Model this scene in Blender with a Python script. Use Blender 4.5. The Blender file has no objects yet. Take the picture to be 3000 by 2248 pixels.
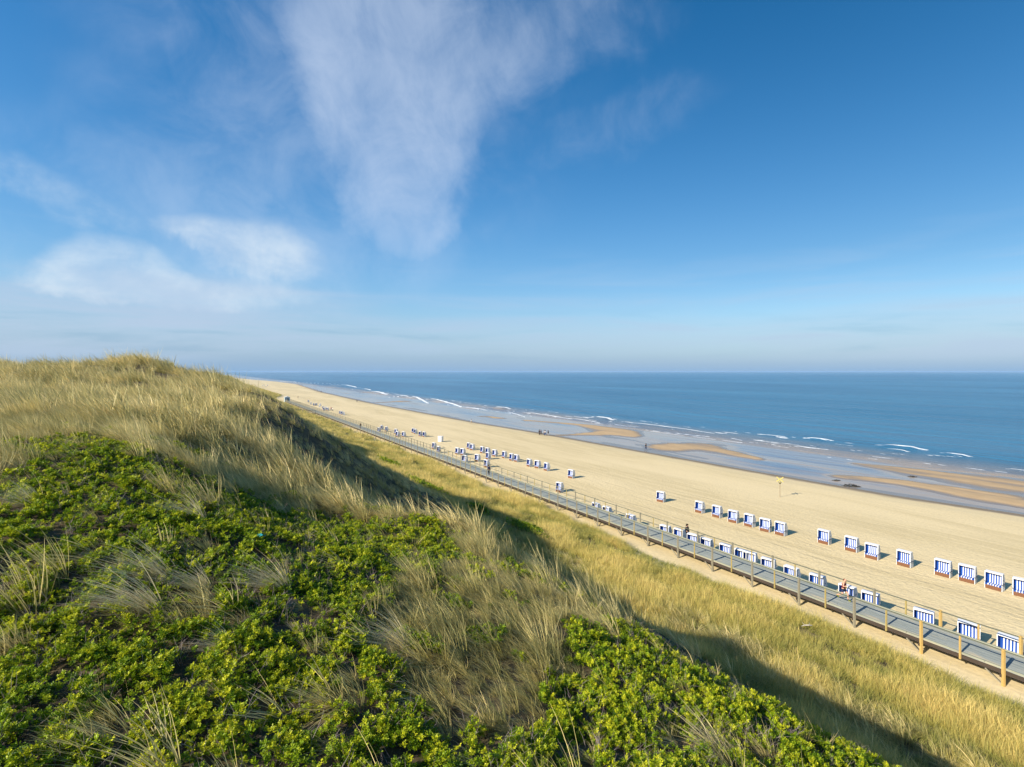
import bpy, bmesh, math, random
import numpy as np
from mathutils import Vector, Matrix
random.seed(7)
rng = np.random.default_rng(11)
C = bpy.context.scene.collection
R = math.radians
F = 1500.0; HX, HY = 1500.0, 1088.0        # focal length and horizon in photo pixels
CAM_Z = 22.0                               # eye above sea level
DU = np.array([-0.5145, 0.8575])           # along the coast
DV = np.array([0.8575, 0.5145])            # towards the sea

def to_uv(X, Y): return X*DU[0]+Y*DU[1], X*DV[0]+Y*DV[1]
def to_xy(u, v): return u*DU[0]+v*DV[0], u*DU[1]+v*DV[1]
def ground_at(px, py, h):                  # point at depth h below the eye
    Y = F*h/(py-HY); return (px-HX)/F*Y, Y

# ------------------------------------------------------------------ terrain
def sstep(a, b, x):
    t = np.clip((x-a)/(b-a), 0, 1); return t*t*(3-2*t)
def smin(a, b, k):
    h = np.clip(0.5+0.5*(b-a)/k, 0, 1); return b*(1-h)+a*h-k*h*(1-h)
def smax(a, b, k): return -smin(-a, -b, k)

def _hash(i, j, s):
    n = (i*374761393 + j*668265263 + s*1442695041) & 0xffffffff
    n = ((n ^ (n >> 13))*1274126177) & 0xffffffff
    return ((n ^ (n >> 16)) & 0xffff)/65535.0
def vnoise(x, y, s=0):
    x = np.asarray(x, float); y = np.asarray(y, float)
    i = np.floor(x).astype(np.int64); j = np.floor(y).astype(np.int64)
    fx = x-i; fy = y-j; fx = fx*fx*(3-2*fx); fy = fy*fy*(3-2*fy)
    return ((_hash(i, j, s)*(1-fx)+_hash(i+1, j, s)*fx)*(1-fy) +
            (_hash(i, j+1, s)*(1-fx)+_hash(i+1, j+1, s)*fx)*fy)*2-1
def fbm(x, y, s=0, o=4):
    a = 1.0; t = 0; f = 1.0; n = 0
    for k in range(o):
        t = t+a*vnoise(x*f+13.7*k, y*f-7.1*k, s+k); n += a; a *= .5; f *= 2.03
    return t/n

LAND = [  # photo x, photo y, depth
 (0,2248,5.0),(750,2248,5.5),(1500,2248,6.2),(2250,2265,7.0),(2670,2330,7.6),
 (0,1900,7.0),(750,1900,7.6),(1500,1900,9.6),(1900,1825,12.1),(2250,2060,9.3),
 (0,1600,9.0),(600,1600,10.2),(1100,1600,14.0),(1400,1640,15.0),(1500,1570,17.6),(1302,1470,22.0),
 (0,1400,11.6),(400,1400,12.8),(800,1470,17.0),(1100,1470,20.5),
 (100,1290,14.0),(500,1310,16.5),(800,1380,21.0),
 (0,1200,18.0),(300,1205,19.5),(600,1230,24.5),(-400,1300,13.0),(-400,1150,22.0),
 (0,1130,26.0),(400,1140,28.0),(640,1160,36.0),
 (0,1066,44.0),(240,1058,46.0),(440,1098,46.0),(610,1098,46.0),(-400,1075,44.0),
 (0,1074,56.0),(120,1070,56.0),(240,1066,57.0),(-300,1074,56.0),(-300,1074,70),(0,1078,75),(200,1076,75),(330,1054,60.0),(440,1046,60.0),(500,1062,62.0),(560,1092,62.0),(640,1100,62.0)]
cp = []
for px, py, Y in LAND: cp.append(((px-HX)/F*Y, Y, -(py-HY)/F*Y-(.72 if Y >= 25.5 else .4)))
cp += [(-90,80,-3),(-60,95,-4),(-40,110,-4),(-150,150,-6),(-30,90,-4),(-140,100,-6),(-100,50,-3),(-36.9,65.3,-5.0),(-120,10,-3),(0,-6,-4.6),(-8,0,-3.2),(8,-3,-5.4),(-20,5,-2.0),(6,3,-5.2),(-40,10,-1.5),(-80,30,-1.0)]
cp = np.array(cp)
def _tps(r2): return np.where(r2 > 1e-9, 0.5*r2*np.log(r2+1e-12), 0)
n_ = len(cp); K_ = _tps(((cp[:,None,:2]-cp[None,:,:2])**2).sum(-1)) + np.eye(n_)*1.5
P_ = np.c_[np.ones(n_), cp[:,:2]]
A_ = np.block([[K_, P_],[P_.T, np.zeros((3,3))]])
W_ = np.linalg.solve(A_, np.r_[cp[:,2], 0,0,0])
def land(X, Y):
    X = np.clip(X, -160, 25); Y = np.clip(Y, -10, 150)
    o = np.full(X.shape, W_[n_]) + W_[n_+1]*X + W_[n_+2]*Y
    for k in range(n_):
        o += W_[k]*_tps((X-cp[k,0])**2+(Y-cp[k,1])**2)
    return CAM_Z+o
RU = np.array([-60, 0, 14, 19, 21, 24, 29, 36, 45, 57, 72, 80, 110, 160, 230, 330, 500, 4000.])
RV = np.array([9.0, 9.0, 8.9, 8.7, 5.6, 3.2, 2.4, 1.8, 1.4, 2.4, -4.0, -2.0, 3.0, 4.0, 7.0, 11, 18, 18.])
RH = np.array([7.1, 6.85, 6.2, 5.7, 5.35, 4.8, 3.9, 2.6, 1.6, 1.3, 0.3, 0.6, 2.4, 2.6, 2.8, 3.4, 5.0, 5.0])
WU = np.array([-200, 26, 42, 70, 111, 150, 194, 351, 567, 933, 1220, 1500, 3000, 9000.])
WV = np.array([104, 105.5, 102.5, 101.4, 100.7, 100.3, 97.5, 96.5, 104, 132, 126, 104, 40, -600.])
def waterline(u): return np.interp(u, WU, WV)
BARS = [[(2505,1359,1.2),(2700,1386,5.4),(3000,1427,9.0),(3400,1480,9)],
 [(2467,1397,2.2),(2650,1415,3.0),(2900,1458,3.6),(2994,1477,2.4)],
 [(1965,1312,5),(2050,1306,6.5),(2110,1320,4),(2220,1345,1.5)],
 [(1541,1232,1.5),(1700,1245,2.2),(1800,1262,6.5),(1850,1277,3)],
 [(1640,1276,1.2),(1790,1270,4)],[(1415,1220,2.6),(1465,1226,2.2)],
 [(1101,1181,1.5),(1185,1176,6)],[(1010,1153,3),(1078,1151,6)],[(945,1131,3),(1000,1130,5)]]
BARW = []
for b in BARS:
    q = []
    for px, py, r in b:
        X, Y = ground_at(px, py, CAM_Z); u, v = to_uv(X, Y); q.append((u, v, r*1.2))
    BARW.append(q)
def seg_d(u, v, a, b, su=1.0):
    dx, dy = (b[0]-a[0])*su, b[1]-a[1]; L2 = dx*dx+dy*dy+1e-9
    t = np.clip((((u-a[0])*su)*dx+(v-a[1])*dy)/L2, 0, 1)
    return np.hypot((u-a[0])*su-t*dx, v-a[1]-t*dy), t

def toe(u): return 41.2+0.9*sstep(60, 130, u)+12*sstep(385, 470, u)+0.45*vnoise(u/3.1, u*0, 5)+0.6*vnoise(u/9.0, u*0, 6)
def terrain(X, Y, detail=True):
    X = np.asarray(X, float); Y = np.asarray(Y, float)
    u, v = to_uv(X, Y)
    vw = waterline(u)
    # beach
    z = np.interp(v-vw, [-62, -58, -40, -8, -1.5, 2.5, 8, 70, 120], [2.05, 2.0, 1.75, 0.95, 0.48, 0.02, -0.07, -0.12, -3.0])
    z = np.where(v < 60, 2.0, z) if False else z
    z = z + 0.03*fbm(u/2.6, v/1.3, 21, 3)*(v < vw)
    flat = sstep(2, 8, v-vw)*(1-sstep(48, 62, v-vw))
    z = z + flat*(0.13*fbm(u/34, v/5.5, 31, 4)+0.01)
    for q in BARW:
        m = np.zeros_like(z)
        for a, b in zip(q[:-1], q[1:]):
            d, t = seg_d(u, v, a, b)
            r = a[2]+(b[2]-a[2])*t
            m = np.maximum(m, np.clip(1.45-d/r, 0, 1))
        m = m+0.25*fbm(u/7, v/2.2, 44, 4)*(m > 0)
        z = z+np.clip(m, 0, 1.2)*0.21
    # grassy lower slope
    tv = toe(u)
    low = 2.3+np.minimum(np.maximum(tv-v, 0), 24)*0.19
    low = low+0.22*fbm(u/6, v/4, 3, 3)*sstep(0, 3, tv-v)
    z = np.where(v < tv+1.2, smax(z, np.where(v < tv, low, low-(v-tv)*0.5), 0.25), z)
    # dune
    vr = np.interp(u, RU, RV); zr = CAM_Z-np.interp(u, RU, RH)
    L = land(X, Y)
    far = sstep(85, 130, u)
    Lf = zr-0.3+0.9*fbm(u/14, v/12, 8, 3)
    L = L*(1-far)+Lf*far
    wob = 1.3*vnoise(u/11, v*0, 51)*sstep(25, 45, u)+0.35*vnoise(u/4.3, v*0, 52)
    face = zr+wob*0.5-0.67*(v-vr-wob)
    D = smin(L, face, 0.9)
    if detail: D = D+0.11*fbm(X/1.1, Y/1.1, 9, 3)
    D = D+0.85*fbm(X/5.2, Y/5.2, 19, 2)*sstep(13, 24, Y)*(v < 20)-0.75*np.exp(-((X+33.8)**2+(Y-53)**2)/9)+0.45*np.exp(-((X+26.6)**2+(Y-48)**2)/8)
    k = 1.0
    z = np.where(v < 36, smax(z, D, k), z)
    return z

# ------------------------------------------------------------------ helpers
def tag(o, label=None, cat=None, group=None, kind=None):
    if label: o['label'] = label
    if cat: o['category'] = cat
    if group: o['group'] = group
    if kind: o['kind'] = kind
    return o
def empty(name, loc, rz=0.0):
    o = bpy.data.objects.new(name, None); C.objects.link(o)
    o.location = loc; o.rotation_euler = (0, 0, rz); o.empty_display_size = .3
    return o
def link_mesh(name, me, parent=None):
    o = bpy.data.objects.new(name, me); C.objects.link(o)
    if parent: o.parent = parent
    return o
def np_mesh(name, verts, faces, mats=(), smooth=False, fmat=None):
    me = bpy.data.meshes.new(name)
    verts = np.asarray(verts, np.float32); faces = np.asarray(faces, np.int32)
    nf, k = faces.shape
    me.vertices.add(len(verts)); me.vertices.foreach_set('co', verts.ravel())
    me.loops.add(nf*k); me.loops.foreach_set('vertex_index', faces.ravel())
    me.polygons.add(nf); me.polygons.foreach_set('loop_start', np.arange(0, nf*k, k, dtype=np.int32))
    for m in mats: me.materials.append(m)
    if fmat is not None: me.polygons.foreach_set('material_index', np.asarray(fmat, np.int32))
    me.update(calc_edges=True); me.validate()
    if smooth: me.polygons.foreach_set('use_smooth', [True]*len(me.polygons))
    return me
class MB:
    def __init__(s): s.v = []; s.f = []; s.m = []
    def hexa(s, p, m=0):
        b = len(s.v); s.v += [tuple(q) for q in p]
        for f in ((0,3,2,1),(4,5,6,7),(0,1,5,4),(1,2,6,5),(2,3,7,6),(3,0,4,7)):
            s.f.append(tuple(b+i for i in f)); s.m.append(m)
    def box(s, c, d, M=None, m=0):
        x, y, z = d[0]/2, d[1]/2, d[2]/2
        P = [Vector((c[0]+a*x, c[1]+b*y, c[2]+e*z)) for e in (-1,1) for a, b in ((-1,-1),(1,-1),(1,1),(-1,1))]
        if M is not None: P = [M@p for p in P]
        s.hexa(P, m)
    def beam(s, a, b, w, h, m=0, up=(0,0,1)):
        a = Vector(a); b = Vector(b); d = (b-a).normalized(); upv = Vector(up)
        if abs(d.dot(upv)) > .98: upv = Vector((1,0,0))
        r = d.cross(upv).normalized(); t = r.cross(d).normalized()
        P = [q+r*(i*w/2)+t*(j*h/2) for q in (a, b) for i, j in ((-1,-1),(1,-1),(1,1),(-1,1))]
        s.hexa(P, m)
    def tube(s, a, b, r0, r1, n=8, m=0):
        a = Vector(a); b = Vector(b); d = (b-a).normalized()
        up = Vector((0,0,1)) if abs(d.z) < .95 else Vector((1,0,0))
        r = d.cross(up).normalized(); t = r.cross(d); k = len(s.v)
        for q, rr in ((a, r0), (b, r1)):
            for i in range(n):
                g = 2*math.pi*i/n; s.v.append(tuple(q+r*math.cos(g)*rr+t*math.sin(g)*rr))
        for i in range(n):
            j = (i+1) % n; s.f.append((k+i, k+j, k+n+j, k+n+i)); s.m.append(m)
        s.f.append(tuple(k+i for i in range(n))[::-1]); s.m.append(m)
        s.f.append(tuple(k+n+i for i in range(n))); s.m.append(m)
    def prism(s, pts, axis_vec, m=0):      # planar outline extruded along a vector
        n = len(pts); k = len(s.v); ax = Vector(axis_vec)
        s.v += [tuple(p) for p in pts]+[tuple(Vector(p)+ax) for p in pts]
        s.f.append(tuple(range(k+n-1, k-1, -1))); s.m.append(m)
        s.f.append(tuple(range(k+n, k+2*n))); s.m.append(m)
        for i in range(n):
            j = (i+1) % n; s.f.append((k+i, k+j, k+n+j, k+n+i)); s.m.append(m)
    def mesh(s, name, mats, bevel=0):
        me = bpy.data.meshes.new(name); me.from_pydata(s.v, [], s.f)
        for m in (mats if isinstance(mats, (list, tuple)) else [mats]): me.materials.append(m)
        me.polygons.foreach_set('material_index', s.m)
        bm = bmesh.new(); bm.from_mesh(me); bmesh.ops.recalc_face_normals(bm, faces=bm.faces)
        if bevel:
            bmesh.ops.bevel(bm, geom=list(bm.edges), offset=bevel, segments=1, affect='EDGES')
        bm.to_mesh(me); bm.free()
        return me
    def build(s, name, mats, parent=None, bevel=0): return link_mesh(name, s.mesh(name, mats, bevel), parent)

# ------------------------------------------------------------------ node helpers
class NT:
    def __init__(s, tree): s.t = tree; s.n = tree.nodes; s.l = tree.links
    def node(s, typ, **kw):
        n = s.n.new(typ)
        for k, v in kw.items(): setattr(n, k, v)
        return n
    def put(s, sock, val):
        if isinstance(val, bpy.types.NodeSocket): s.l.new(val, sock)
        elif val is not None:
            if hasattr(sock.default_value, '__len__') and not hasattr(val, '__len__'):
                val = [val]*len(sock.default_value)
            if hasattr(val, '__len__') and len(sock.default_value) == 4 and len(val) == 3: val = tuple(val)+(1,)
            sock.default_value = val
    def m(s, op, a, b=None, c=None, clamp=False):
        n = s.node('ShaderNodeMath', operation=op, use_clamp=clamp); s.put(n.inputs[0], a)
        if b is not None: s.put(n.inputs[1], b)
        if c is not None: s.put(n.inputs[2], c)
        return n.outputs[0]
    def vm(s, op, a, b=None):
        n = s.node('ShaderNodeVectorMath', operation=op); s.put(n.inputs[0], a)
        if b is not None: s.put(n.inputs[1], b)
        return n.outputs['Value'] if op in ('DOT_PRODUCT', 'LENGTH') else n.outputs[0]
    def mix(s, f, a, b, blend='MIX'):
        n = s.node('ShaderNodeMix', data_type='RGBA', blend_type=blend); s.put(n.inputs[0], f)
        s.put(n.inputs[6], a); s.put(n.inputs[7], b); return n.outputs[2]
    def ss(s, x, a, b):
        n = s.node('ShaderNodeMapRange', interpolation_type='SMOOTHSTEP'); s.put(n.inputs[0], x)
        s.put(n.inputs[1], a); s.put(n.inputs[2], b); return n.outputs[0]
    def noise(s, vec, scale, detail=4, rough=.55, dist=0.0):
        n = s.node('ShaderNodeTexNoise'); s.put(n.inputs['Vector'], vec)
        n.inputs['Scale'].default_value = scale; n.inputs['Detail'].default_value = detail
        n.inputs['Roughness'].default_value = rough; n.inputs['Distortion'].default_value = dist
        return n.outputs[0]
    def comb(s, x, y, z=0.0):
        n = s.node('ShaderNodeCombineXYZ'); s.put(n.inputs[0], x); s.put(n.inputs[1], y); s.put(n.inputs[2], z)
        return n.outputs[0]
    def sep(s, v):
        n = s.node('ShaderNodeSeparateXYZ'); s.put(n.inputs[0], v); return n.outputs
    def bump(s, h, strength, dist, normal=None):
        n = s.node('ShaderNodeBump'); s.put(n.inputs['Height'], h)
        n.inputs['Strength'].default_value = strength; n.inputs['Distance'].default_value = dist
        if normal is not None: s.put(n.inputs['Normal'], normal)
        return n.outputs[0]
def material(name):
    m = bpy.data.materials.new(name); m.use_nodes = True; t = NT(m.node_tree)
    b = m.node_tree.nodes['Principled BSDF']; return m, t, b
def simple(name, col, rough=.7, var=.12, scale=6.0, spec=.3, bump=0.0):
    m, t, b = material(name)
    tc = t.node('ShaderNodeTexCoord').outputs['Object']
    nz = t.noise(tc, scale, 4)
    f = t.m('MULTIPLY_ADD', t.m('SUBTRACT', nz, .5), var*4, 1.0)
    n = t.node('ShaderNodeVectorMath', operation='SCALE'); n.inputs[0].default_value = col; t.put(n.inputs['Scale'], f)
    t.put(b.inputs['Base Color'], n.outputs[0]); b.inputs['Roughness'].default_value = rough
    b.inputs['Specular IOR Level'].default_value = spec
    if bump: t.put(b.inputs['Normal'], t.bump(nz, 1.0, bump))
    return m
def world_uv(t):
    p = t.node('ShaderNodeNewGeometry').outputs['Position']
    u = t.vm('DOT_PRODUCT', p, (DU[0], DU[1], 0)); v = t.vm('DOT_PRODUCT', p, (DV[0], DV[1], 0))
    return p, u, v

# ------------------------------------------------------------------ sand / ground material
def ground_material():
    m, t, b = material('sand_ground')
    p, u, v = world_uv(t); z = t.sep(p)[2]
    uv = t.comb(u, v, 0)
    fine = t.noise(uv, 3.0, 5, .6)
    str_vec = t.comb(t.m('MULTIPLY', u, .05), t.m('MULTIPLY', v, .55), 0)
    streak = t.noise(str_vec, 1.6, 6, .62, .8)
    broad = t.noise(t.comb(t.m('MULTIPLY', u, .012), t.m('MULTIPLY', v, .07), 0), 1.0, 4, .55, .5)
    dry = t.mix(t.ss(streak, .35, .68), (.61, .485, .255), (.74, .595, .33))
    dry = t.mix(t.ss(broad, .4, .62), dry, (.77, .62, .35))
    dry = t.mix(t.m('MULTIPLY', t.ss(fine, .35, .75), .35), dry, (.40, .325, .20))
    # vehicle tracks running along the beach behind the chairs
    tv = t.m('ADD', v, t.m('MULTIPLY', t.noise(t.comb(t.m('MULTIPLY', u, .03), 0, 0), 1.0, 2), 9.0))
    w = t.m('SINE', t.m('MULTIPLY', tv, 3.3))
    trk = t.m('MULTIPLY', t.ss(w, .55, .95), t.m('MULTIPLY', t.ss(v, 48, 52), t.m('SUBTRACT', 1.0, t.ss(v, 66, 74))))
    trk = t.m('MULTIPLY', trk, t.ss(t.noise(t.comb(t.m('MULTIPLY', u, .08), t.m('MULTIPLY', v, .3), 3), 1.0, 3), .45, .6))
    dry = t.mix(t.m('MULTIPLY', trk, .25), dry, (.36, .285, .17))
    damp = t.mix(t.noise(uv, .5, 4), (.40, .27, .14), (.52, .375, .21))
    wetc = t.mix(t.noise(uv, .35, 4), (.18, .15, .12), (.30, .225, .145))
    zz = t.m('ADD', z, t.m('MULTIPLY', t.m('SUBTRACT', t.noise(t.comb(t.m('MULTIPLY', u, .1), t.m('MULTIPLY', v, .6), 0), 1.2, 5, .6), .5), .12))
    onb = t.m('SUBTRACT', 1.0, t.ss(v, 105, 111))
    damp = t.mix(t.m('MULTIPLY', onb, .85), damp, (.27, .21, .135))
    col = t.mix(t.ss(zz, .40, .66), damp, dry)
    wet = t.m('SUBTRACT', 1.0, t.ss(zz, .03, .17))
    # wet rim of the beach
    rim = t.m('MULTIPLY', t.ss(zz, .10, .2), t.m('SUBTRACT', 1.0, t.ss(zz, .42, .5)))
    isbeach = t.m('SUBTRACT', 1.0, t.ss(t.m('SUBTRACT', v, 0), 108, 112))
    col = t.mix(t.m('MULTIPLY', t.m('MULTIPLY', rim, isbeach), .65), col, (.22, .17, .115))
    col = t.mix(wet, col, wetc)
    # vegetated soil on the dune
    veg = t.m('MULTIPLY', t.ss(z, 2.35, 2.65), t.m('SUBTRACT', 1.0, t.ss(v, 54, 58)))
    soil = t.mix(t.ss(t.noise(p, 1.3, 5, .65), .35, .65), (.05, .04, .018), (.22, .17, .06))
    soil = t.mix(t.m('MULTIPLY', t.ss(z, 14.5, 16.5), .6), soil, (.075, .055, .038))
    col = t.mix(veg, col, soil)
    t.put(b.inputs['Base Color'], col)
    t.put(b.inputs['Roughness'], t.m('MULTIPLY_ADD', wet, -.72, .95))
    b.inputs['Specular IOR Level'].default_value = .35
    nh = t.m('ADD', t.m('MULTIPLY', fine, .7), t.m('MULTIPLY', streak, .4))
    foot = t.noise(uv, 1.5, 3, .5)
    fm = t.m('MULTIPLY', t.ss(v, 45, 50), t.m('SUBTRACT', 1.0, t.ss(v, 72, 86)))
    nh = t.m('ADD', nh, t.m('MULTIPLY', t.m('MULTIPLY', foot, fm), 1.4))
    nh = t.m('SUBTRACT', nh, t.m('MULTIPLY', trk, .35))
    nh = t.m('MULTIPLY', nh, t.m('SUBTRACT', 1.0, wet))
    t.put(b.inputs['Normal'], t.bump(nh, .48, .12))
    return m

def axis(parts):
    o = []
    for a, b, s in parts: o += list(np.arange(a, b, s))
    o.append(parts[-1][1]); return np.array(o)
def geo(a, b, s0, k):
    o = [a]; s = s0
    while o[-1] < b: o.append(o[-1]+s); s *= k
    return np.array(o)
def grid_faces(nu, nv):
    i = np.arange(nu-1)[:,None]*nv+np.arange(nv-1)[None,:]
    return np.stack([i, i+1, i+nv+1, i+nv], -1).reshape(-1, 4)

gu = np.r_[-geo(14, 400, 2, 1.4)[::-1], axis([(-13.6, 60, .3), (60, 95, .6)]), geo(95, 9000, .8, 1.018)]
gv = np.r_[-geo(26, 4000, 1, 1.3)[::-1], axis([(-25.5, 42, .33), (42, 48, .4), (48, 95, 1.0), (95, 160, .55), (160, 225, 4)])]
U_, V_ = np.meshgrid(gu, gv, indexing='ij')
GX, GY = to_xy(U_, V_)
GZ = terrain(GX, GY)
MAT_GROUND = ground_material()
me = np_mesh('ground', np.stack([GX, GY, GZ], -1).reshape(-1, 3), grid_faces(len(gu), len(gv)), [MAT_GROUND], smooth=True)
ground = link_mesh('ground', me); tag(ground, 'pale sand beach rising into a grassy dune', 'ground', kind='structure')

# ------------------------------------------------------------------ sea
FOAM = [(1822,1237,2090,1270,2.0),(2218,1273.5,2307,1283,1.6),(2356,1284.4,2437,1291.5,2.2),(2576,1305,2706,1319.7,3.2),
 (2597,1316,2657,1324,1.4),(2714,1335,2777,1339,1.1),(2757,1328,2847,1340,2.2),(2939,1374.5,3040,1387,1.2),(2367,1305,2408,1309,.9),
 (2147,1285,2174,1291.5,.9),(1264,1168,1351,1193,3.6),(1351,1193,1424,1201,2.0),(1447.7,1194.5,1496.5,1197.6,4.2),(1530,1207,1677,1229,1.8),
 (1666,1226,1758,1240,1.6),(1739,1222.5,1796,1231.8,3.6),(1820,1237,1850,1241,1.8),(1796,1244,1861,1252,1.0),(1210,1161,1253,1182,3.4),
 (1090,1146.6,1134,1156,6.5),(1004,1127.6,1047,1136,5.5),(1060,1140,1085,1143,4),(1489,1207,1541,1222.5,1.1),(1160,1158,1200,1163,3),(1850,1256,2080,1280,.7),
 (2440,1312,2560,1326,.5),(1140,1165,1190,1160,2),(2420,1340,2520,1352,.25),(880,1122,1000,1127,3.0),(800,1116,880,1121,5),(1300,1186,1560,1220,.6),(1900,1263,2200,1301,.55),(2200,1297,2600,1332,.5),(2600,1345,2980,1389,.6),(2120,1263,2560,1305,.35)]
FW = []
for x1, y1, x2, y2, w in FOAM:
    a = to_uv(*ground_at(x1, y1, CAM_Z)); b = to_uv(*ground_at(x2, y2, CAM_Z)); FW.append((a, b, w))
su = np.r_[-geo(30, 14000, 8, 1.25)[::-1], axis([(-28, 60, 1.2), (60, 300, 1.5)]), geo(300, 60000, 2.0, 1.022)]
sv = np.r_[-geo(60, 20000, 10, 1.6)[::-1], axis([(-40, 90, 10), (90, 200, .6), (200, 420, 2.0)]), geo(420, 50000, 3, 1.08)]
SU, SV = np.meshgrid(su, sv, indexing='ij')
SX, SY = to_xy(SU, SV)
off = SV-waterline(SU)
amp = sstep(38, 70, off)*(1-sstep(420, 900, SV))
wv = SV+6*vnoise(SU/60, SV/60, 61)+14*vnoise(SU/230, SV/300, 62)
SZ = amp*(0.16*np.sin(wv/3.1)*(.5+.5*vnoise(SU/25, SV/9, 63))+0.24*np.sin(wv/8.5+2*vnoise(SU/70, SV/40, 64)))
foam = np.zeros_like(SZ)
for a, b, w in FW:
    d, t_ = seg_d(SU, SV+0.45*vnoise(SU/5.0, SV*0, 71)+0.7*vnoise(SU/16., SV*0, 72), a, b)
    f = np.clip(1.25-d/(w*.46*(.65+.35*np.sin(np.pi*np.clip(t_, .03, .97)))), 0, 1)
    foam = np.maximum(foam, f)
    if w > 1: SZ = np.maximum(SZ, np.clip(1-d/(w*1.6), 0, 1)**.8*min(.22*w, .8)*np.clip(4*np.minimum(t_, 1-t_), 0, 1))
wash = sstep(36, 44, off)*(1-sstep(60, 78, off))*np.clip(fbm(SU/9, SV/2.0, 81, 4)*2.6-.70, 0, .7)
foam = np.maximum(foam, wash*(SU < 900))
# water material
m, t, b = material('sea_water')
p, u, v = world_uv(t)
fa = t.node('ShaderNodeAttribute'); fa.attribute_name = 'foam'
nz = t.noise(t.comb(u, v, 0), 1.1, 5, .7)
fm = t.ss(t.m('ADD', fa.outputs['Fac'], t.m('MULTIPLY', t.m('SUBTRACT', nz, .5), .9)), .42, .62)
fm = t.m('MULTIPLY', fm, t.m('GREATER_THAN', fa.outputs['Fac'], .02))
big = t.noise(t.comb(t.m('MULTIPLY', u, .0012), t.m('MULTIPLY', v, .006), 0), 1.0, 4, .6, .6)
deep = t.mix(t.ss(big, .35, .65), (.018, .105, .20), (.045, .175, .29))
shal = t.mix(t.noise(t.comb(t.m('MULTIPLY', u, .02), t.m('MULTIPLY', v, .12), 0), 1.0, 4), (.10, .15, .23), (.17, .16, .17))
sa = t.node('ShaderNodeAttribute'); sa.attribute_name = 'shoal'
shn = t.m('ADD', sa.outputs['Fac'], t.m('MULTIPLY', t.m('SUBTRACT', t.noise(t.comb(t.m('MULTIPLY', u, .05), t.m('MULTIPLY', v, .35), 4), 1.0, 5, .65), .5), .7))
shal = t.mix(t.m('MULTIPLY', t.ss(shn, .15, .9), .9), shal, (.42, .30, .18))
sh = t.m('SUBTRACT', 1.0, t.ss(t.m('ADD', v, t.m('MULTIPLY', nz, 8)), 142, 175))
wc = t.mix(sh, deep, shal)
col = t.mix(fm, wc, (.82, .85, .86))
t.put(b.inputs['Base Color'], col)
t.put(b.inputs['Roughness'], t.m('ADD', t.m('MULTIPLY_ADD', sh, -.16, .26), t.m('MULTIPLY', fm, .5)))
b.inputs['IOR'].default_value = 1.33
w1 = t.noise(t.comb(t.m('MULTIPLY', u, .22), t.m('MULTIPLY', v, .8), 0), 1.0, 6, .62, .4)
w2 = t.noise(t.comb(t.m('MULTIPLY', u, .012), t.m('MULTIPLY', v, .07), 7), 1.0, 5, .6, .5)
hh = t.m('ADD', t.m('MULTIPLY', w1, .5), t.m('MULTIPLY', w2, 5.0))
calm = t.m('MULTIPLY_ADD', sh, -.93, 1.0)
t.put(b.inputs['Normal'], t.bump(t.m('MULTIPLY', hh, calm), .9, 1.3))
MAT_SEA = m
me = np_mesh('water', np.stack([SX, SY, SZ], -1).reshape(-1, 3), grid_faces(len(su), len(sv)), [MAT_SEA], smooth=True)
at = me.attributes.new('foam', 'FLOAT', 'POINT'); at.data.foreach_set('value', foam.ravel().astype(np.float32))
GZs = terrain(SX[:, (sv > 92) & (sv < 200)], SY[:, (sv > 92) & (sv < 200)]); dp = np.full(SZ.shape, 1.0); dp[:, (sv > 92) & (sv < 200)] = np.clip(-GZs*5, 0, 1)
at = me.attributes.new('shoal', 'FLOAT', 'POINT'); at.data.foreach_set('value', (1-dp).ravel().astype(np.float32))
sea = link_mesh('water', me); tag(sea, 'calm blue sea with white breakers along the shore', 'sea', kind='structure')

# ------------------------------------------------------------------ vegetation sources
def veg_material(name, c1, c2, c3, trans=.35, rough=.55, back=None):
    m, t, b = material(name)
    a = t.node('ShaderNodeAttribute', attribute_type='INSTANCER'); a.attribute_name = 'tint'
    h = t.node('ShaderNodeAttribute', attribute_type='GEOMETRY'); h.attribute_name = 'hb'
    p = t.node('ShaderNodeNewGeometry')
    big = t.noise(p.outputs['Position'], .22, 3, .6)
    f = t.m('ADD', a.outputs['Fac'], t.m('MULTIPLY', t.m('SUBTRACT', big, .5), 1.3), clamp=True)
    r = t.node('ShaderNodeValToRGB'); t.put(r.inputs[0], f)
    e = r.color_ramp.elements; e[0].position = .0; e[0].color = c1+(1,); e[1].position = 1.0; e[1].color = c3+(1,)
    q = e.new(.5); q.color = c2+(1,)
    col = t.mix(t.m('MULTIPLY', h.outputs['Fac'], .55), r.outputs[0], c3)
    hs = t.node('ShaderNodeHueSaturation'); t.put(hs.inputs['Color'], col)
    t.put(hs.inputs['Value'], t.m('MULTIPLY_ADD', p.outputs['Random Per Island'], .7, .65))
    t.put(hs.inputs['Hue'], t.m('MULTIPLY_ADD', p.outputs['Random Per Island'], -.03, .515))
    t.put(b.inputs['Base Color'], hs.outputs[0]); b.inputs['Roughness'].default_value = rough
    b.inputs['Specular IOR Level'].default_value = .25
    tr = t.node('ShaderNodeBsdfTranslucent'); t.put(tr.inputs[0], hs.outputs[0])
    mx = t.node('ShaderNodeMixShader'); mx.inputs[0].default_value = trans
    t.l.new(b.outputs[0], mx.inputs[1]); t.l.new(tr.outputs[0], mx.inputs[2])
    t.l.new(mx.outputs[0], t.n['Material Output'].inputs[0])
    return m
MAT_GRASS = veg_material('marram_blades', (.10, .135, .03), (.50, .425, .125), (.84, .71, .33), .30)
MAT_TUFT = veg_material('dry_marram_blades', (.40, .34, .14), (.64, .54, .26), (.90, .79, .48), .25)
MAT_TERR = veg_material('slope_grass_blades', (.15, .21, .028), (.47, .41, .08), (.74, .60, .20), .30)
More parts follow.
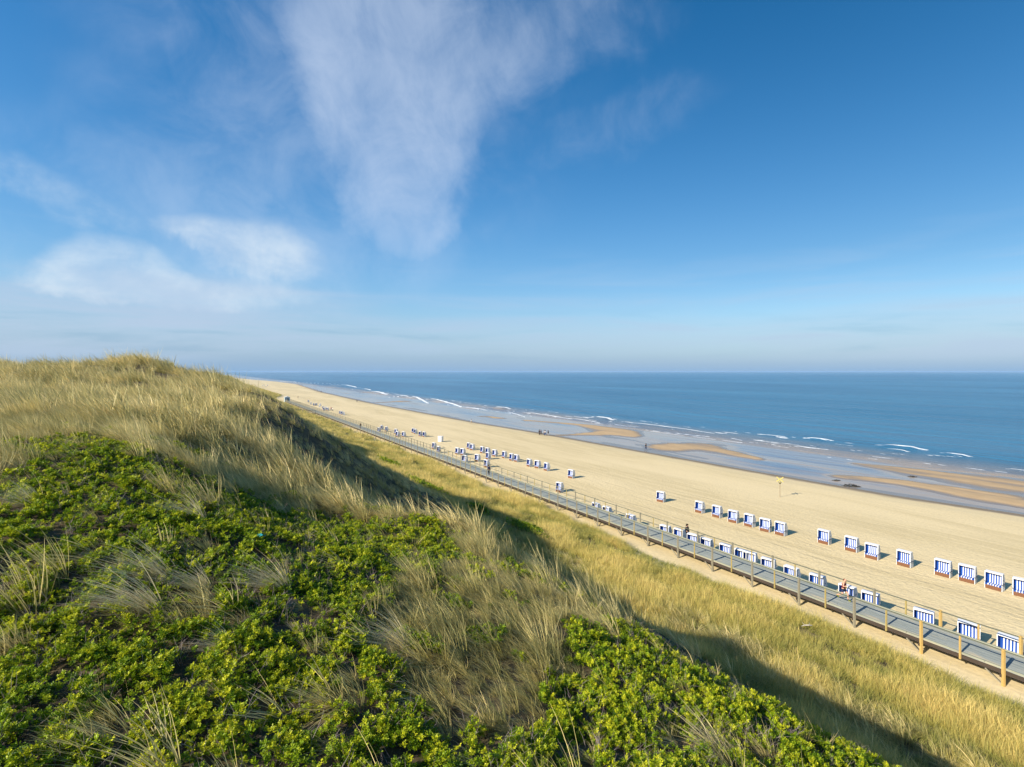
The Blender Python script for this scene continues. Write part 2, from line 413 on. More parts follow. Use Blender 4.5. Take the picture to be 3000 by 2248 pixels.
MAT_LEAF = veg_material('rose_leaves', (.06, .13, .008), (.22, .33, .008), (.52, .54, .02), .34, .42)
MAT_TWIG = simple('bare_twigs', (.26, .215, .20), .8, .2, 30)

def leaf_part(M, length, width, fold=.25):
    # one small folded leaf: four corner points and two halves
    pts = [Vector((0,0,0)), Vector((length*.5, -width/2, fold*width)), Vector((length,0,-.1*length)), Vector((length*.5, width/2, fold*width)), ]
    return [M@p for p in pts]
def rose_source(seed):
    r = random.Random(seed); V = []; Fc = []
    n = r.randint(7, 9)
    for k in range(n):
        az = k*2.4+r.uniform(-.4, .4); pitch = r.uniform(-.1, 1.1); base = Vector((r.uniform(-.02,.02), r.uniform(-.02,.02), r.uniform(-.05,.03)))
        Mz = Matrix.Rotation(az, 4, 'Z'); L = r.uniform(.08, .125)
        nl = 3
        for i in range(nl+1):
            s = .25+.75*i/nl
            for side in ((-1, 1) if i < nl else (0,)):
                Ml = Matrix.Translation(base)@Mz@Matrix.Rotation(-pitch, 4, 'Y')@Matrix.Translation((L*s*.85, 0, 0))@Matrix.Rotation(side*1.05, 4, 'Z')@Matrix.Rotation(r.uniform(-.6,.6), 4, 'X')@Matrix.Rotation(r.uniform(-.3,.3), 4, 'Y')
                q = leaf_part(Ml, r.uniform(.042, .056), r.uniform(.028, .038)); b = len(V); V += q
                Fc += [(b, b+1, b+2), (b, b+2, b+3)]
    me = np_mesh('rose_sprig', np.array([tuple(p) for p in V]), Fc, [MAT_LEAF], smooth=False)
    return me
def twig_source(seed):
    r = random.Random(seed); mb = MB()
    for k in range(7):
        p = Vector((r.uniform(-.12,.12), r.uniform(-.12,.12), -.05)); d = Vector((r.uniform(-.7,.7), r.uniform(-.7,.7), 1)).normalized(); rad = r.uniform(.0035,.006)
        for i in range(3):
            q = p+d*r.uniform(.1,.17); mb.tube(p, q, rad, rad*.75, 3); 
            d2 = (d+Vector((r.uniform(-.9,.9), r.uniform(-.9,.9), r.uniform(-.3,.4)))).normalized(); mb.tube(q, q+d2*r.uniform(.06,.13), rad*.6, rad*.3, 3)
            p = q; d = (d+Vector((r.uniform(-.5,.5), r.uniform(-.5,.5), r.uniform(-.3,.2)))).normalized(); rad *= .75
    return mb.mesh('twig_sprig', MAT_TWIG)
LEAN = Vector((-DV[0], -DV[1], 0))
def grass_arrays(rr, n, L0, L1, width, spread, lean, segs=4, radius=.12):
    V = []; Fc = []; hb = []
    for k in range(n):
        L = rr.uniform(L0, L1)*(1 if rr.random() > .15 else 1.2); a = rr.uniform(0, 2*math.pi); rad = radius*math.sqrt(rr.random())
        p = Vector((math.cos(a)*rad, math.sin(a)*rad, -.06))
        d = Vector((math.cos(a)*spread*rr.uniform(.2,1)+rr.gauss(0,.10), math.sin(a)*spread*rr.uniform(.2,1)+rr.gauss(0,.10), 1))
        d = (d+LEAN*lean*rr.uniform(.3,.9)).normalized()
        bend = LEAN*lean*rr.uniform(.4,1.3)+Vector((rr.gauss(0,.25), rr.gauss(0,.25), -rr.uniform(.0,.5)))
        w = width*rr.uniform(.7,1.3); fa = rr.uniform(0, math.pi); side = Vector((math.cos(fa), math.sin(fa), 0)); b = len(V)
        for i in range(segs+1):
            s = i/segs; ww = w*(1-s**1.6)*.5+w*.06
            V += [p-side*ww, p+side*ww]; hb += [s, s]
            p = p+d*(L/segs); d = (d+bend*(.55/segs)).normalized()
        for i in range(segs): Fc.append((b+2*i, b+2*i+1, b+2*i+3, b+2*i+2))
    return np.array([tuple(p) for p in V]), np.array(Fc), np.array(hb, np.float32)
def grass_source(seed, mat, *a, **k):
    V, Fc, hb = grass_arrays(random.Random(seed), *a, **k)
    me = np_mesh('grass_tuft', V, Fc, [mat]); at = me.attributes.new('hb', 'FLOAT', 'POINT'); at.data.foreach_set('value', hb)
    return me

def scatter_object(name, pts, rot, scl, vi, tint, meshes, label, cat):
    me = bpy.data.meshes.new(name); n = len(pts); me.vertices.add(n); me.vertices.foreach_set('co', np.asarray(pts, np.float32).ravel())
    for nm, ty, arr in (('rot','FLOAT_VECTOR',rot), ('scl','FLOAT',scl), ('vi','INT',vi), ('tint','FLOAT',tint)):
        at = me.attributes.new(nm, ty, 'POINT')
        at.data.foreach_set('vector' if ty == 'FLOAT_VECTOR' else 'value', np.asarray(arr, np.int32 if ty == 'INT' else np.float32).ravel())
    me.update()
    o = link_mesh(name, me); tag(o, label, cat, kind='stuff')
    g = bpy.data.node_groups.new(name+'_scatter', 'GeometryNodeTree')
    g.interface.new_socket('Geometry', in_out='INPUT', socket_type='NodeSocketGeometry'); g.interface.new_socket('Geometry', in_out='OUTPUT', socket_type='NodeSocketGeometry')
    N = g.nodes; Lk = g.links
    gi = N.new('NodeGroupInput'); go = N.new('NodeGroupOutput'); iop = N.new('GeometryNodeInstanceOnPoints')
    m2p = N.new('GeometryNodeMeshToPoints'); Lk.new(gi.outputs[0], m2p.inputs[0])
    Lk.new(m2p.outputs[0], iop.inputs['Points'])
    jn = N.new('GeometryNodeJoinGeometry'); infos = []
    for k, sm in enumerate(meshes):
        so = bpy.data.objects.new(name+'_source', sm)
        oi = N.new('GeometryNodeObjectInfo'); oi.inputs['Object'].default_value = so; oi.inputs['As Instance'].default_value = True
        infos.append(oi)
    for oi in infos[::-1]: Lk.new(oi.outputs['Geometry'], jn.inputs[0])
    Lk.new(jn.outputs[0], iop.inputs['Instance']); iop.inputs['Pick Instance'].default_value = True
    def na(nm, ty):
        q = N.new('GeometryNodeInputNamedAttribute'); q.data_type = ty; q.inputs['Name'].default_value = nm; return q.outputs[0]
    e2r = N.new('FunctionNodeEulerToRotation'); Lk.new(na('rot', 'FLOAT_VECTOR'), e2r.inputs[0]); Lk.new(e2r.outputs[0], iop.inputs['Rotation'])
    Lk.new(na('scl', 'FLOAT'), iop.inputs['Scale']); Lk.new(na('vi', 'INT'), iop.inputs['Instance Index'])
    Lk.new(iop.outputs[0], go.inputs[0])
    md = o.modifiers.new('scatter', 'NODES'); md.node_group = g
    return o

def in_poly(x, y, poly):
    c = np.zeros(x.shape, bool); n = len(poly)
    for i in range(n):
        x1, y1 = poly[i]; x2, y2 = poly[(i+1) % n]
        c ^= ((y1 > y) != (y2 > y)) & (x < (x2-x1)*(y-y1)/((y2-y1) if y2 != y1 else 1e-9)+x1)
    return c
ROSE_A = [(-900,1520),(-60,1470),(60,1400),(110,1300),(260,1275),(420,1300),(560,1370),(700,1430),(850,1480),(1000,1500),(1130,1500),
 (1230,1525),(1290,1570),(1250,1660),(1160,1740),(1100,1830),(1080,1930),(1180,2050),(1350,2150),(1560,2170),(1640,2050),(1650,1930),
 (1740,1840),(1850,1790),(1990,1830),(2150,1930),(2340,2040),(2520,2150),(2680,2260),(2900,2500),(3000,3600),(-900,3600)]
def project(X, Y, Z): return HX+F*X/Y, HY-F*(Z-CAM_Z)/Y
def rose_mask(X, Y, Z):
    Yc = np.maximum(Y, .6)
    px, py = project(X, Yc, Z)
    px = px+150*fbm(X/1.1, Y/1.1, 91, 4); py = py+80*fbm(X/1.1, Y/1.1, 95, 4)
    m = in_poly(px, py, ROSE_A) & (Y < 26)
    near = (Y <= 3.2)
    m = m | near
    spr = fbm(X/.8, Y/.8, 97, 3)
    m = m | ((spr > .20) & (Y < 18) & (px > 950) & (py > 1560))
    return m & ~((spr < -.44) & (Y < 20))
def visible_zone(X, Y, Z, mg=.3):
    return (X > -(1+.22)*Y-2.5) & (X < (1+mg)*Y+4.5) & (Y > 1.0)
def cull(X, Y, Z, eye_h=0.9):   # drop points well behind a crest as seen from around the viewpoint
    keep = np.ones(X.shape, bool)
    for ex, ey, ez in ((0, 0, CAM_Z+.6), (-2.5, 0, CAM_Z+1.2), (2.5, 0, CAM_Z+1.2)):
        blocked = np.zeros(X.shape, bool)
        for s in np.linspace(.2, .96, 18):
            hx, hy = ex+(X-ex)*s, ey+(Y-ey)*s; hz = ez+(Z+eye_h-ez)*s
            blocked |= terrain(hx, hy, False) > hz
        keep &= ~blocked if False else True
        if ex == 0: k0 = blocked
        else: k0 &= blocked
    return ~k0
def jitter_grid(u0, u1, v0, v1, s):
    a, b = np.meshgrid(np.arange(u0, u1, s), np.arange(v0, v1, s), indexing='ij')
    a = (a+rng.uniform(0, s, a.shape)).ravel(); b = (b+rng.uniform(0, s, b.shape)).ravel()
    return a, b

# --- rose scrub
def rose_points(sp, y0, y1):
    u, v = jitter_grid(-6, 30, -26, 11.5, sp)
    X, Y = to_xy(u, v); k = visible_zone(X, Y, 0) & (Y < y1) & (Y >= y0); X, Y = X[k], Y[k]
    k = rng.random(len(X)) < np.clip(.95+.9*fbm(X/.26, Y/.26, 105, 2), .3, 1); X, Y = X[k], Y[k]
    Z = terrain(X, Y); k = rose_mask(X, Y, Z); X, Y, Z = X[k], Y[k], Z[k]
    if y1 > 12: k = cull(X, Y, Z); X, Y, Z = X[k], Y[k], Z[k]
    return X, Y, Z
ra, rb = rose_points(.050, 0, 10), rose_points(.062, 10, 27)
X, Y, Z = [np.concatenate([a, b_]) for a, b_ in zip(ra, rb)]
mound = fbm(X/.75, Y/.75, 101, 3); gap = .9*fbm(X/.26, Y/.26, 105, 2)+.4*fbm(X/1.5, Y/1.5, 108, 2)
k = rng.random(len(X)) < np.clip(.66+1.3*gap, .09, 1); X, Y, Z, mound, gap = X[k], Y[k], Z[k], mound[k], gap[k]
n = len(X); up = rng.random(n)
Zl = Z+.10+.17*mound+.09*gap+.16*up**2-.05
# a few low green patches on the lower slope
px_, py_ = [], []
patch = []
for (cx, cy, ru_, rv_, cnt) in ((1140,1357,6,1.0,260),(1545,1552,2.4,1.1,420),(1245,1430,7,.7,240),(1400,1500,2.5,.6,160)):
    gx, gy = ground_at(cx, cy, 17.3); uu, vv = to_uv(gx, gy)
    a = rng.normal(0, 1, (cnt, 2)); x_, y_ = to_xy(uu+a[:,0]*ru_*.5, vv+a[:,1]*rv_*.5)
    patch.append(np.stack([x_, y_, terrain(x_, y_)+rng.uniform(.15,.65,cnt)], 1))
patch = np.concatenate(patch); npatch = len(patch)
pts = np.r_[np.stack([X, Y, Zl], 1), patch]
N = len(pts)
rot = np.stack([rng.normal(0, .28, N), rng.normal(0, .28, N), rng.uniform(0, 6.28, N)], 1)
scl = rng.uniform(.36, .68, N)*np.r_[1+.18*(Y > 10), np.ones(npatch)]; scl[n:] *= 4.2
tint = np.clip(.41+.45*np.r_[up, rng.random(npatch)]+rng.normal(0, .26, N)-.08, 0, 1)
ROSE_SRC = [rose_source(200+i) for i in range(7)]
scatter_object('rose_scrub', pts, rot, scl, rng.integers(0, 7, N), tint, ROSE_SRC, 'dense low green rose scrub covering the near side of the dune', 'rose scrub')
print('rose', N)
# --- bare twigs under and between
k = rng.random(n) < np.clip(.26-.5*gap, .03, .8)*.15
tp = np.stack([X[k], Y[k], Z[k]+.02+.08*mound[k]], 1); nt = len(tp)
scatter_object('bare_twigs', tp, np.stack([rng.normal(0,.3,nt), rng.normal(0,.3,nt), rng.uniform(0,6.28,nt)], 1), rng.uniform(.4,.95,nt), rng.integers(0,4,nt), rng.random(nt),
    [twig_source(300+i) for i in range(4)], 'grey leafless twigs tangled between the rose leaves', 'twigs')

# --- marram on the dune
NEAR = [grass_source(400+i, MAT_GRASS, 54, .38, .88, .0115, .6, .85+.45*(i % 3), 6, .13) for i in range(8)]
MID = [grass_source(420+i, MAT_GRASS, 42, .40, 1.0, .022, .65, .9+.4*(i % 3), 4, .20) for i in range(6)]
FAR = [grass_source(440+i, MAT_GRASS, 40, .45, .95, .04, .8, .7, 2, .5) for i in range(4)]
acc = []
def add_marram(u0, u1, v0, v1, s, ymin, ymax, src, sc0, sc1, low=False):
    u, v = jitter_grid(u0, u1, v0, v1, s); X, Y = to_xy(u, v)
    k = visible_zone(X, Y, 0) & (Y >= ymin) & (Y < ymax); X, Y, u, v = X[k], Y[k], u[k], v[k]
    Z = terrain(X, Y)
    k = ~rose_mask(X, Y, Z) | (rng.random(len(X)) < (.24 if low else .045)); X, Y, Z, u, v = X[k], Y[k], Z[k], u[k], v[k]
    if low: k = rng.random(len(X)) < np.where(rose_mask(X, Y, Z), .35, 1.0); X, Y, Z, u, v = X[k], Y[k], Z[k], u[k], v[k]
    sl = v < 30; X, Y, Z = X[sl], Y[sl], Z[sl]
    k = cull(X, Y, Z); X, Y, Z = X[k], Y[k], Z[k]
    cl = fbm(X/1.15, Y/1.15, 121, 3)
    if low: cl = cl*0-.05+.2*rng.random(len(X))
    k = rng.random(len(X)) < np.clip(.74+1.6*cl, .25, 1); X, Y, Z, cl = X[k], Y[k], Z[k], cl[k]
    n = len(X); uu, vv = to_uv(X, Y); onface = 1-.42*sstep(.8, 4.0, vv-np.interp(uu, RU, RV))*sstep(24, 30, uu)
    acc.append((np.stack([X, Y, Z], 1), np.stack([rng.normal(0,.2,n), rng.normal(0,.2,n), rng.normal(0,.5,n)], 1),
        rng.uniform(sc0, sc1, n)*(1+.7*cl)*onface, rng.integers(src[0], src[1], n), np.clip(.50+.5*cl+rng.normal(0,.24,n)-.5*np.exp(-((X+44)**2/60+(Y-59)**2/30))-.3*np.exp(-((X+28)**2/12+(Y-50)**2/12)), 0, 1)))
add_marram(-6, 40, -26, 12, .30, 3.2, 20, (0, 8), .7, 1.15)
add_marram(-6, 40, -26, 12, .20, 3.2, 24, (0, 8), .30, .62, True)
add_marram(4, 60, -32, 30, .38, 20, 34, (8, 14), .8, 1.2)
add_marram(18, 130, -50, 30, .55, 34, 72, (8, 14), .95, 1.4)
add_marram(50, 420, -30, 32, 1.2, 72, 340, (14, 18), 1.0, 1.6)
A = [np.concatenate([a[i] for a in acc]) for i in range(5)]
print('marram', len(A[0]))
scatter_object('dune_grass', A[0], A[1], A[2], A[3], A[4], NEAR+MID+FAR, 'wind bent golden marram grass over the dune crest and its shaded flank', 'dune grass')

# --- grass on the lower slope
TN = [grass_source(460+i, MAT_TERR, 55, .35, .75, .014, .7, .5, 3, .26) for i in range(6)]
TF = [grass_source(480+i, MAT_TERR, 44, .35, .75, .05, .9, .5, 2, .7) for i in range(4)]
acc = []
def add_slope(u0, u1, s, src, sc0, sc1):
    u, v = jitter_grid(u0, u1, 22, 54 if u1 > 390 else 43, s); k = v < toe(u)+rng.normal(0,.25,len(u)); u, v = u[k], v[k]
    X, Y = to_xy(u, v); k = visible_zone(X, Y, 0); X, Y, u, v = X[k], Y[k], u[k], v[k]
    Z = terrain(X, Y); k = cull(X, Y, Z); X, Y, Z, u, v = X[k], Y[k], Z[k], u[k], v[k]; n = len(X)
    cl = fbm(u/4.0, v/2.2, 131, 3); edge = np.exp(-(toe(u)-v)/2.2)
    k = rng.random(n) < np.clip(.85+.9*cl, .4, 1); X, Y, Z, cl, edge = X[k], Y[k], Z[k], cl[k], edge[k]; n = len(X)
    acc.append((np.stack([X, Y, Z], 1), np.stack([rng.normal(0,.16,n), rng.normal(0,.16,n), rng.uniform(0,6.28,n)], 1),
        rng.uniform(sc0, sc1, n)*(1+.65*cl), rng.integers(src[0], src[1], n), np.clip(.50+1.3*cl-.45*edge+rng.normal(0,.22,n), 0, 1)))
add_slope(-8, 60, .32, (0, 6), .65, 1.25)
add_slope(60, 130, .55, (0, 6), 1.0, 1.5)
add_slope(130, 900, 1.25, (6, 10), .8, 1.2)
A = [np.concatenate([a[i] for a in acc]) for i in range(5)]
print('slope', len(A[0]))
scatter_object('slope_grass', A[0], A[1], A[2], A[3], A[4], TN+TF, 'yellow green grass on the gentle slope beside the boardwalk', 'slope grass')

# --- separate marram tufts rising from the rose scrub
TUFTS = [(455,1800,1.35,'large dry marram tuft in the rose scrub, lower one of the big pair at left'),
 (495,1700,1.45,'large dry marram tuft in the rose scrub, upper one of the big pair at left'),
 (600,1720,.9,'slim pale marram tuft just right of the big dry pair'),
 (832,1730,1.25,'fan shaped marram tuft in the middle of the rose scrub'),
 (690,1900,.85,'small drooping marram tuft low in the rose scrub'),
 (110,1485,1.0,'marram tuft at the top left corner of the rose scrub'),
 (590,1530,1.3,'loose marram tuft near the upper edge of the rose scrub'),
 (1190,1900,1.2,'tall marram tuft at the right edge of the left rose scrub'),
 (2090,2200,.8,'thin marram tuft low in the right rose scrub'),
 (2190,1990,.6,'short marram tuft among the right rose leaves')]
def ray_ground(px, py):
    X = (px-HX)/F; Z = -(py-HY)/F; ys = np.linspace(3, 60, 3000)
    zz = terrain(X*ys, ys, False); i = np.argmax(zz > CAM_Z+Z*ys); Y = ys[i]
    return X*Y, Y, float(terrain(np.array([X*Y]), np.array([Y]))[0])
for i, (px, py, s, lab) in enumerate(TUFTS):
    x, y, z = ray_ground(px, py)
    V, Fc, hb = grass_arrays(random.Random(600+i), int(150*s), .45*s, 1.0*s, .0105, .5, 1.5, 7, .13*s)
    me = np_mesh('marram_tuft', V, Fc, [MAT_TUFT]); at = me.attributes.new('hb', 'FLOAT', 'POINT'); at.data.foreach_set('value', np.clip(hb+.6, 0, 1.6))
    o = link_mesh('marram_tuft', me); o.location = (x, y, z+.02); tag(o, lab, 'grass tuft', 'marram tufts in the rose scrub')

#PART2
# ------------------------------------------------------------------ solid materials
def wood(name, c1, c2, sc=1.0, rough=.8):
    m, t, b = material(name); p, u, v = world_uv(t)
    n = t.noise(t.comb(t.m('MULTIPLY', u, .9*sc), t.m('MULTIPLY', v, 14*sc), t.m('MULTIPLY', t.sep(p)[2], 9)), 1.0, 5, .65)
    r = t.node('ShaderNodeNewGeometry').outputs['Random Per Island']
    f = t.m('ADD', t.m('MULTIPLY', t.ss(n, .3, .7), .6), t.m('MULTIPLY', r, .4))
    col = t.mix(f, c1, c2)
    if name == 'weathered_deck':   # wind blown sand lying between the boards, mostly along the edges
        e = t.m('MULTIPLY', t.m('ABSOLUTE', t.m('SUBTRACT', v, 44.97)), .12)
        sn = t.m('ADD', t.noise(t.comb(t.m('MULTIPLY', u, .5), t.m('MULTIPLY', v, 1.6), 0), 1.0, 5, .65), e)
        col = t.mix(t.m('MULTIPLY', t.ss(sn, .60, .80), .7), col, (.50, .42, .27))
    t.put(b.inputs['Base Color'], col); b.inputs['Roughness'].default_value = rough
    b.inputs['Specular IOR Level'].default_value = .25; t.put(b.inputs['Normal'], t.bump(n, .5, .01)); return m
M_DECK = wood('weathered_deck', (.20, .225, .205), (.345, .365, .33))
M_GREY = wood('grey_timber', (.17, .155, .11), (.30, .27, .19), 2)
M_RAIL = wood('rail_timber', (.10, .11, .08), (.18, .18, .12), 1)
M_NEW = wood('new_timber', (.42, .27, .075), (.56, .38, .13), 2)
M_OLIVE = wood('olive_timber', (.30, .235, .07), (.44, .34, .13), 2)
M_DARK = wood('dark_timber', (.035, .026, .02), (.075, .055, .04), 1)
M_KERB = wood('kerb_timber', (.20, .215, .16), (.42, .41, .30), .6)
M_WHITE = simple('white_wicker', (.74, .75, .76), .55, .05, 40)
M_LATT = simple('grey_white_lattice', (.56, .59, .61), .6, .16, 60)
M_BLUE = simple('royal_blue_fabric', (.008, .06, .30), .75, .08, 25, .2)
M_STRW = simple('white_stripe_fabric', (.66, .70, .78), .75, .04, 25, .2)
M_BROWN = simple('brown_footrest_wood', (.17, .075, .035), .6, .15, 18)
M_ARM = simple('dark_armrest', (.06, .07, .10), .5, .1, 20)

# ------------------------------------------------------------------ boardwalk
Z_D = CAM_Z-18.9; VN, VF = 43.45, 46.5; U0, U1 = -22.0, 352.0
def P(u, v, z): x, y = to_xy(u, v); return (float(x), float(y), float(z))
walk = empty('boardwalk', P(U0, VN, Z_D)); tag(walk, 'raised grey plank boardwalk with post and rail sides between dune and beach', 'boardwalk')
def keep(o, root):
    o.parent = root; o.matrix_parent_inverse = Matrix.Translation(root.location).inverted(); return o
mb = MB(); nb = 20; bw = (VF-VN)/nb
for i in range(nb):
    a = U0+random.uniform(0, 3)
    v = VN+(i+.5)*bw; cuts = [U0]+[c for c in np.arange(U0+random.uniform(3, 8), U1, 6.5)]+[U1]
    for c0, c1 in zip(cuts[:-1], cuts[1:]):
        if c0 > 150 and i % 2: pass
        dz = random.uniform(-.006, .006); mb.beam(P(c0+.004, v, Z_D-.025+dz), P(c1-.004, v, Z_D-.025+dz), bw-.014, .045)
keep(mb.build('deck', M_DECK), walk)
for v in (VN+.05, VF-.05):
    mb = MB()
    for c0 in np.arange(U0, U1, 4.34): mb.beam(P(c0+.01, v, Z_D+.045), P(min(c0+4.33, U1), v, Z_D+.045), .10, .085)
    keep(mb.build('kick_board', M_KERB), walk)
mb = MB()
for v in (VN+.03, (VN+VF)/2, VF-.03): mb.beam(P(U0, v, Z_D-.19), P(U1, v, Z_D-.19), .09, .27)
keep(mb.build('stringer', M_DARK), walk)
mb = MB()
for u in 11.8+4.34*np.arange(-7, 79):
    mm_ = MB() if u < 117 else mb
    mm_.beam(P(u+.12, VN-.15, Z_D-.42), P(u+.12, VF+.15, Z_D-.42), .10, .18)
    if u < 117: keep(mm_.build('cross_beam', M_DARK), walk)
tag(keep(mb.build('cross_beam', M_DARK), walk), kind='stuff')
for v in (VN-.04, VF+.04):
    mb = MB()
    for c0 in np.arange(U0, U1, 4.34): mb.beam(P(c0, v, Z_D+1.18), P(min(c0+4.335, U1), v, Z_D+1.18), .11, .045)
    keep(mb.build('handrail', M_RAIL), walk)
rest = MB(); npost = 0; nbrace = 0
for k in range(-15, 161):
    u = 11.8+2.17*k; main = k % 2 == 0
    if u < U0+.2 or u > U1: continue
    for side, v in ((0, VN-.06), (1, VF+.06)):
        w = .15 if main else .095; x, y = to_xy(u, v); g = float(terrain(np.array([x]), np.array([y]))[0])
        zb = g-.25 if main else Z_D-.38; top = Z_D+(1.27 if main else 1.19)+random.uniform(-.015, .015)
        if u < 110:
            mt = M_NEW if (u < 17) else (M_OLIVE if not main else M_GREY)
            mb = MB(); ja, jb = random.uniform(-.012, .012), random.uniform(-.012, .012)
            mb.beam(P(u, v, zb), P(u+ja, v+jb, top), w, w)
            o = keep(mb.build('post', mt, None, .006), walk); npost += 1
        else: rest.beam(P(u, v, zb), P(u, v, top), w, w)
    if main and u < 120:
        mb = MB(); a = P(u, VN-.06, Z_D-1.0); mb.beam((a[0], a[1], max(a[2], 2.1)), P(u+.9, VN-.03, Z_D-.34), .07, .07); keep(mb.build('brace', M_GREY), walk); nbrace += 1
o = keep(rest.build('post', M_GREY), walk); tag(o, kind='stuff')

# side walkway climbing inland through the slope grass
jn = 247.0
sw = empty('side_walkway', P(jn, VN, Z_D)); tag(sw, 'side walkway branching inland off the boardwalk across the slope grass', 'walkway')
def sz(v): return max(Z_D, float(terrain(*[np.array([q]) for q in to_xy(jn, v)])[0])+.35)
prof = [(VN-.1, Z_D)]+[(v, sz(v)) for v in (40, 36, 32, 28, 24, 20)]
for nm, zo, wd, hh_, mt, offs in (('deck', -.05, 1.9, .1, M_DECK, (0,)), ('stringer', -.22, .1, .22, M_DARK, (-.95, .95)), ('handrail', 1.1, .1, .07, M_RAIL, (-.95, .95))):
    mb = MB()
    for q in offs:
        for (va, za), (vb, zb) in zip(prof[:-1], prof[1:]): mb.beam(P(jn+q, va, za+zo), P(jn+q, vb, zb+zo), wd, hh_)
    keep(mb.build(nm, mt), sw)
for q in (-.95, .95):
    for i in range(8):
        v = VN-.4-i*2.6; zz_ = np.interp(-v, [-a for a, b in prof], [b for a, b in prof])
        mb = MB(); mb.beam(P(jn+q, v, zz_-1.2), P(jn+q, v, zz_+1.15), .11, .11); keep(mb.build('post', M_GREY), sw)

# hut at the far end of the boardwalk
M_HUT = simple('pale_blue_boards', (.55, .70, .78), .6, .06, 8); M_HROOF = simple('hut_roof', (.62, .68, .70), .6, .08, 5); M_DOOR = simple('dark_door', (.03, .05, .09), .5, .1, 5)
h = empty('beach_hut', P(352.5, 45, Z_D-.1), math.atan2(DU[1], DU[0])-math.pi/2); tag(h, 'small pale blue hut at the far end of the boardwalk', 'hut')
mb = MB(); mb.box((0, 1.2, 1.15), (3.2, 2.4, 2.3)); mb.box((0, 1.2, -.5), (3.3, 2.6, .95)); mb.build('wall', M_HUT, h, .02)
mb = MB(); mb.prism([(-1.8, -.25, 2.3), (1.8, -.25, 2.3), (1.8, -.25, 2.4), (0, -.25, 3.1), (-1.8, -.25, 2.4)], (0, 2.9, 0)); mb.build('roof', M_HROOF, h)
mb = MB(); mb.box((.35, -.02, 1.0), (.85, .06, 1.95)); mb.build('door', M_DOOR, h, .01)
mb = MB(); mb.box((-.85, -.02, 1.4), (.7, .06, .7)); mb.build('window', M_DOOR, h, .01)

# ------------------------------------------------------------------ beach chairs
def chair_parts():
    out = []
    s = MB()
    for x in (-.60, .60):
        s.box((x, -.02, .33), (.05, .82, .58)); 
        for k in range(5): s.box((x*1.045, -.36+.17*k, .33), (.012, .03, .54))
    s.box((0, .38, .33), (1.16, .05, .58)); s.box((0, -.02, .07), (1.15, .78, .05))
    out.append(('wicker_base', s.mesh('wicker_base', M_LATT)))
    s = MB(); s.box((0, -.44, .22), (1.12, .06, .34)); s.box((0, -.475, .22), (.98, .02, .05)); out.append(('footrest', s.mesh('footrest', M_BROWN, .008)))
    for x in (-.60, .60):
        s = MB(); s.box((x, -.04, .645), (.11, .84, .04)); out.append(('armrest', s.mesh('armrest', M_ARM, .008)))
    # hood: outer shell of two sides, roof and back
    prof = [(-.34, .62), (-.30, 1.58), (.20, 1.555), (.50, 1.02), (.48, .60)]
    s = MB()
    for x in (-.61, .575): s.prism([(x, y, z) for y, z in prof], (.035, 0, 0))
    s.box((0, -.05, 1.585), (1.26, .54, .05)); s.box((0, -.305, 1.545), (1.18, .04, .09))
    s.hexa([(-.575, .45, .62), (.575, .45, .62), (.575, .48, .62), (-.575, .48, .62), (-.575, .47, 1.02), (.575, .47, 1.02), (.575, .50, 1.02), (-.575, .50, 1.02)])
    s.hexa([(-.575, .47, 1.02), (.575, .47, 1.02), (.575, .50, 1.02), (-.575, .50, 1.02), (-.575, .17, 1.55), (.575, .17, 1.55), (.575, .20, 1.555), (-.575, .20, 1.555)])
    for x in (-.60, .60): s.beam((x, -.335, .62), (x, -.31, 1.575), .05, .05)
    out.append(('hood', s.mesh('hood', M_WHITE)))
    prof2 = [(-.31, .50), (-.28, 1.53), (.16, 1.51), (.45, 1.0), (.43, .50)]
    s = MB()
    for x in (-.572, .560): s.prism([(x, y, z) for y, z in prof2], (.012, 0, 0))
    s.box((0, -.06, 1.525), (1.12, .42, .012)); out.append(('lining', s.mesh('lining', M_BLUE)))
    s = MB(); n = 11; WS = [.15 if i in (0, 10) else (.10 if i % 2 == 0 else .08) for i in range(n)]; XS = [-.55+sum(WS[:i])+WS[i]/2 for i in range(n)]
    for i in range(n):
        x = XS[i]; w = WS[i]; mm = i % 2
        s.hexa([(x-w/2, .14, .46), (x+w/2, .14, .46), (x+w/2, .36, .46), (x-w/2, .36, .46), (x-w/2, .22, 1.36), (x+w/2, .22, 1.36), (x+w/2, .27, 1.38), (x-w/2, .27, 1.38)], mm)
    out.append(('backrest', s.mesh('backrest', [M_BLUE, M_STRW])))
    s = MB()
    for i in range(n):
        x = XS[i]; w = WS[i]; mm = i % 2
        s.hexa([(x-w/2, -.46, .40), (x+w/2, -.46, .40), (x+w/2, .14, .40), (x-w/2, .14, .40), (x-w/2, -.45, .52), (x+w/2, -.45, .52), (x+w/2, .14, .50), (x-w/2, .14, .50)], mm)
    out.append(('seat', s.mesh('seat', [M_BLUE, M_STRW])))
    for x in (-.60, .60):
        s = MB(); s.box((x*1.06, .0, 1.0), (.02, .14, .035)); out.append(('handle', s.mesh('handle', M_ARM)))
    return out
CH = chair_parts()
for _, me_ in CH:
    for q in me_.vertices: q.co.y = -.06+(q.co.y+.06)*.86
def base_chair(): 
    r = empty('beach_chair', (0, 0, 0))
    for nm, me_ in CH: link_mesh(nm, me_, r)
    return r
FIRST = base_chair(); used = [False]
def place_chair(x, y, z, label, group, rz):
    if not used[0]: r = FIRST; used[0] = True
    else:
        r = FIRST.copy(); C.objects.link(r)
        for ch in FIRST.children:
            c = ch.copy(); C.objects.link(c); c.parent = r
    r.location = (x, y, z); r.rotation_euler = (0, 0, rz); tag(r, label, 'beach chair', group)
    return r
def gz(x, y): return float(terrain(np.array([x]), np.array([y]))[0])
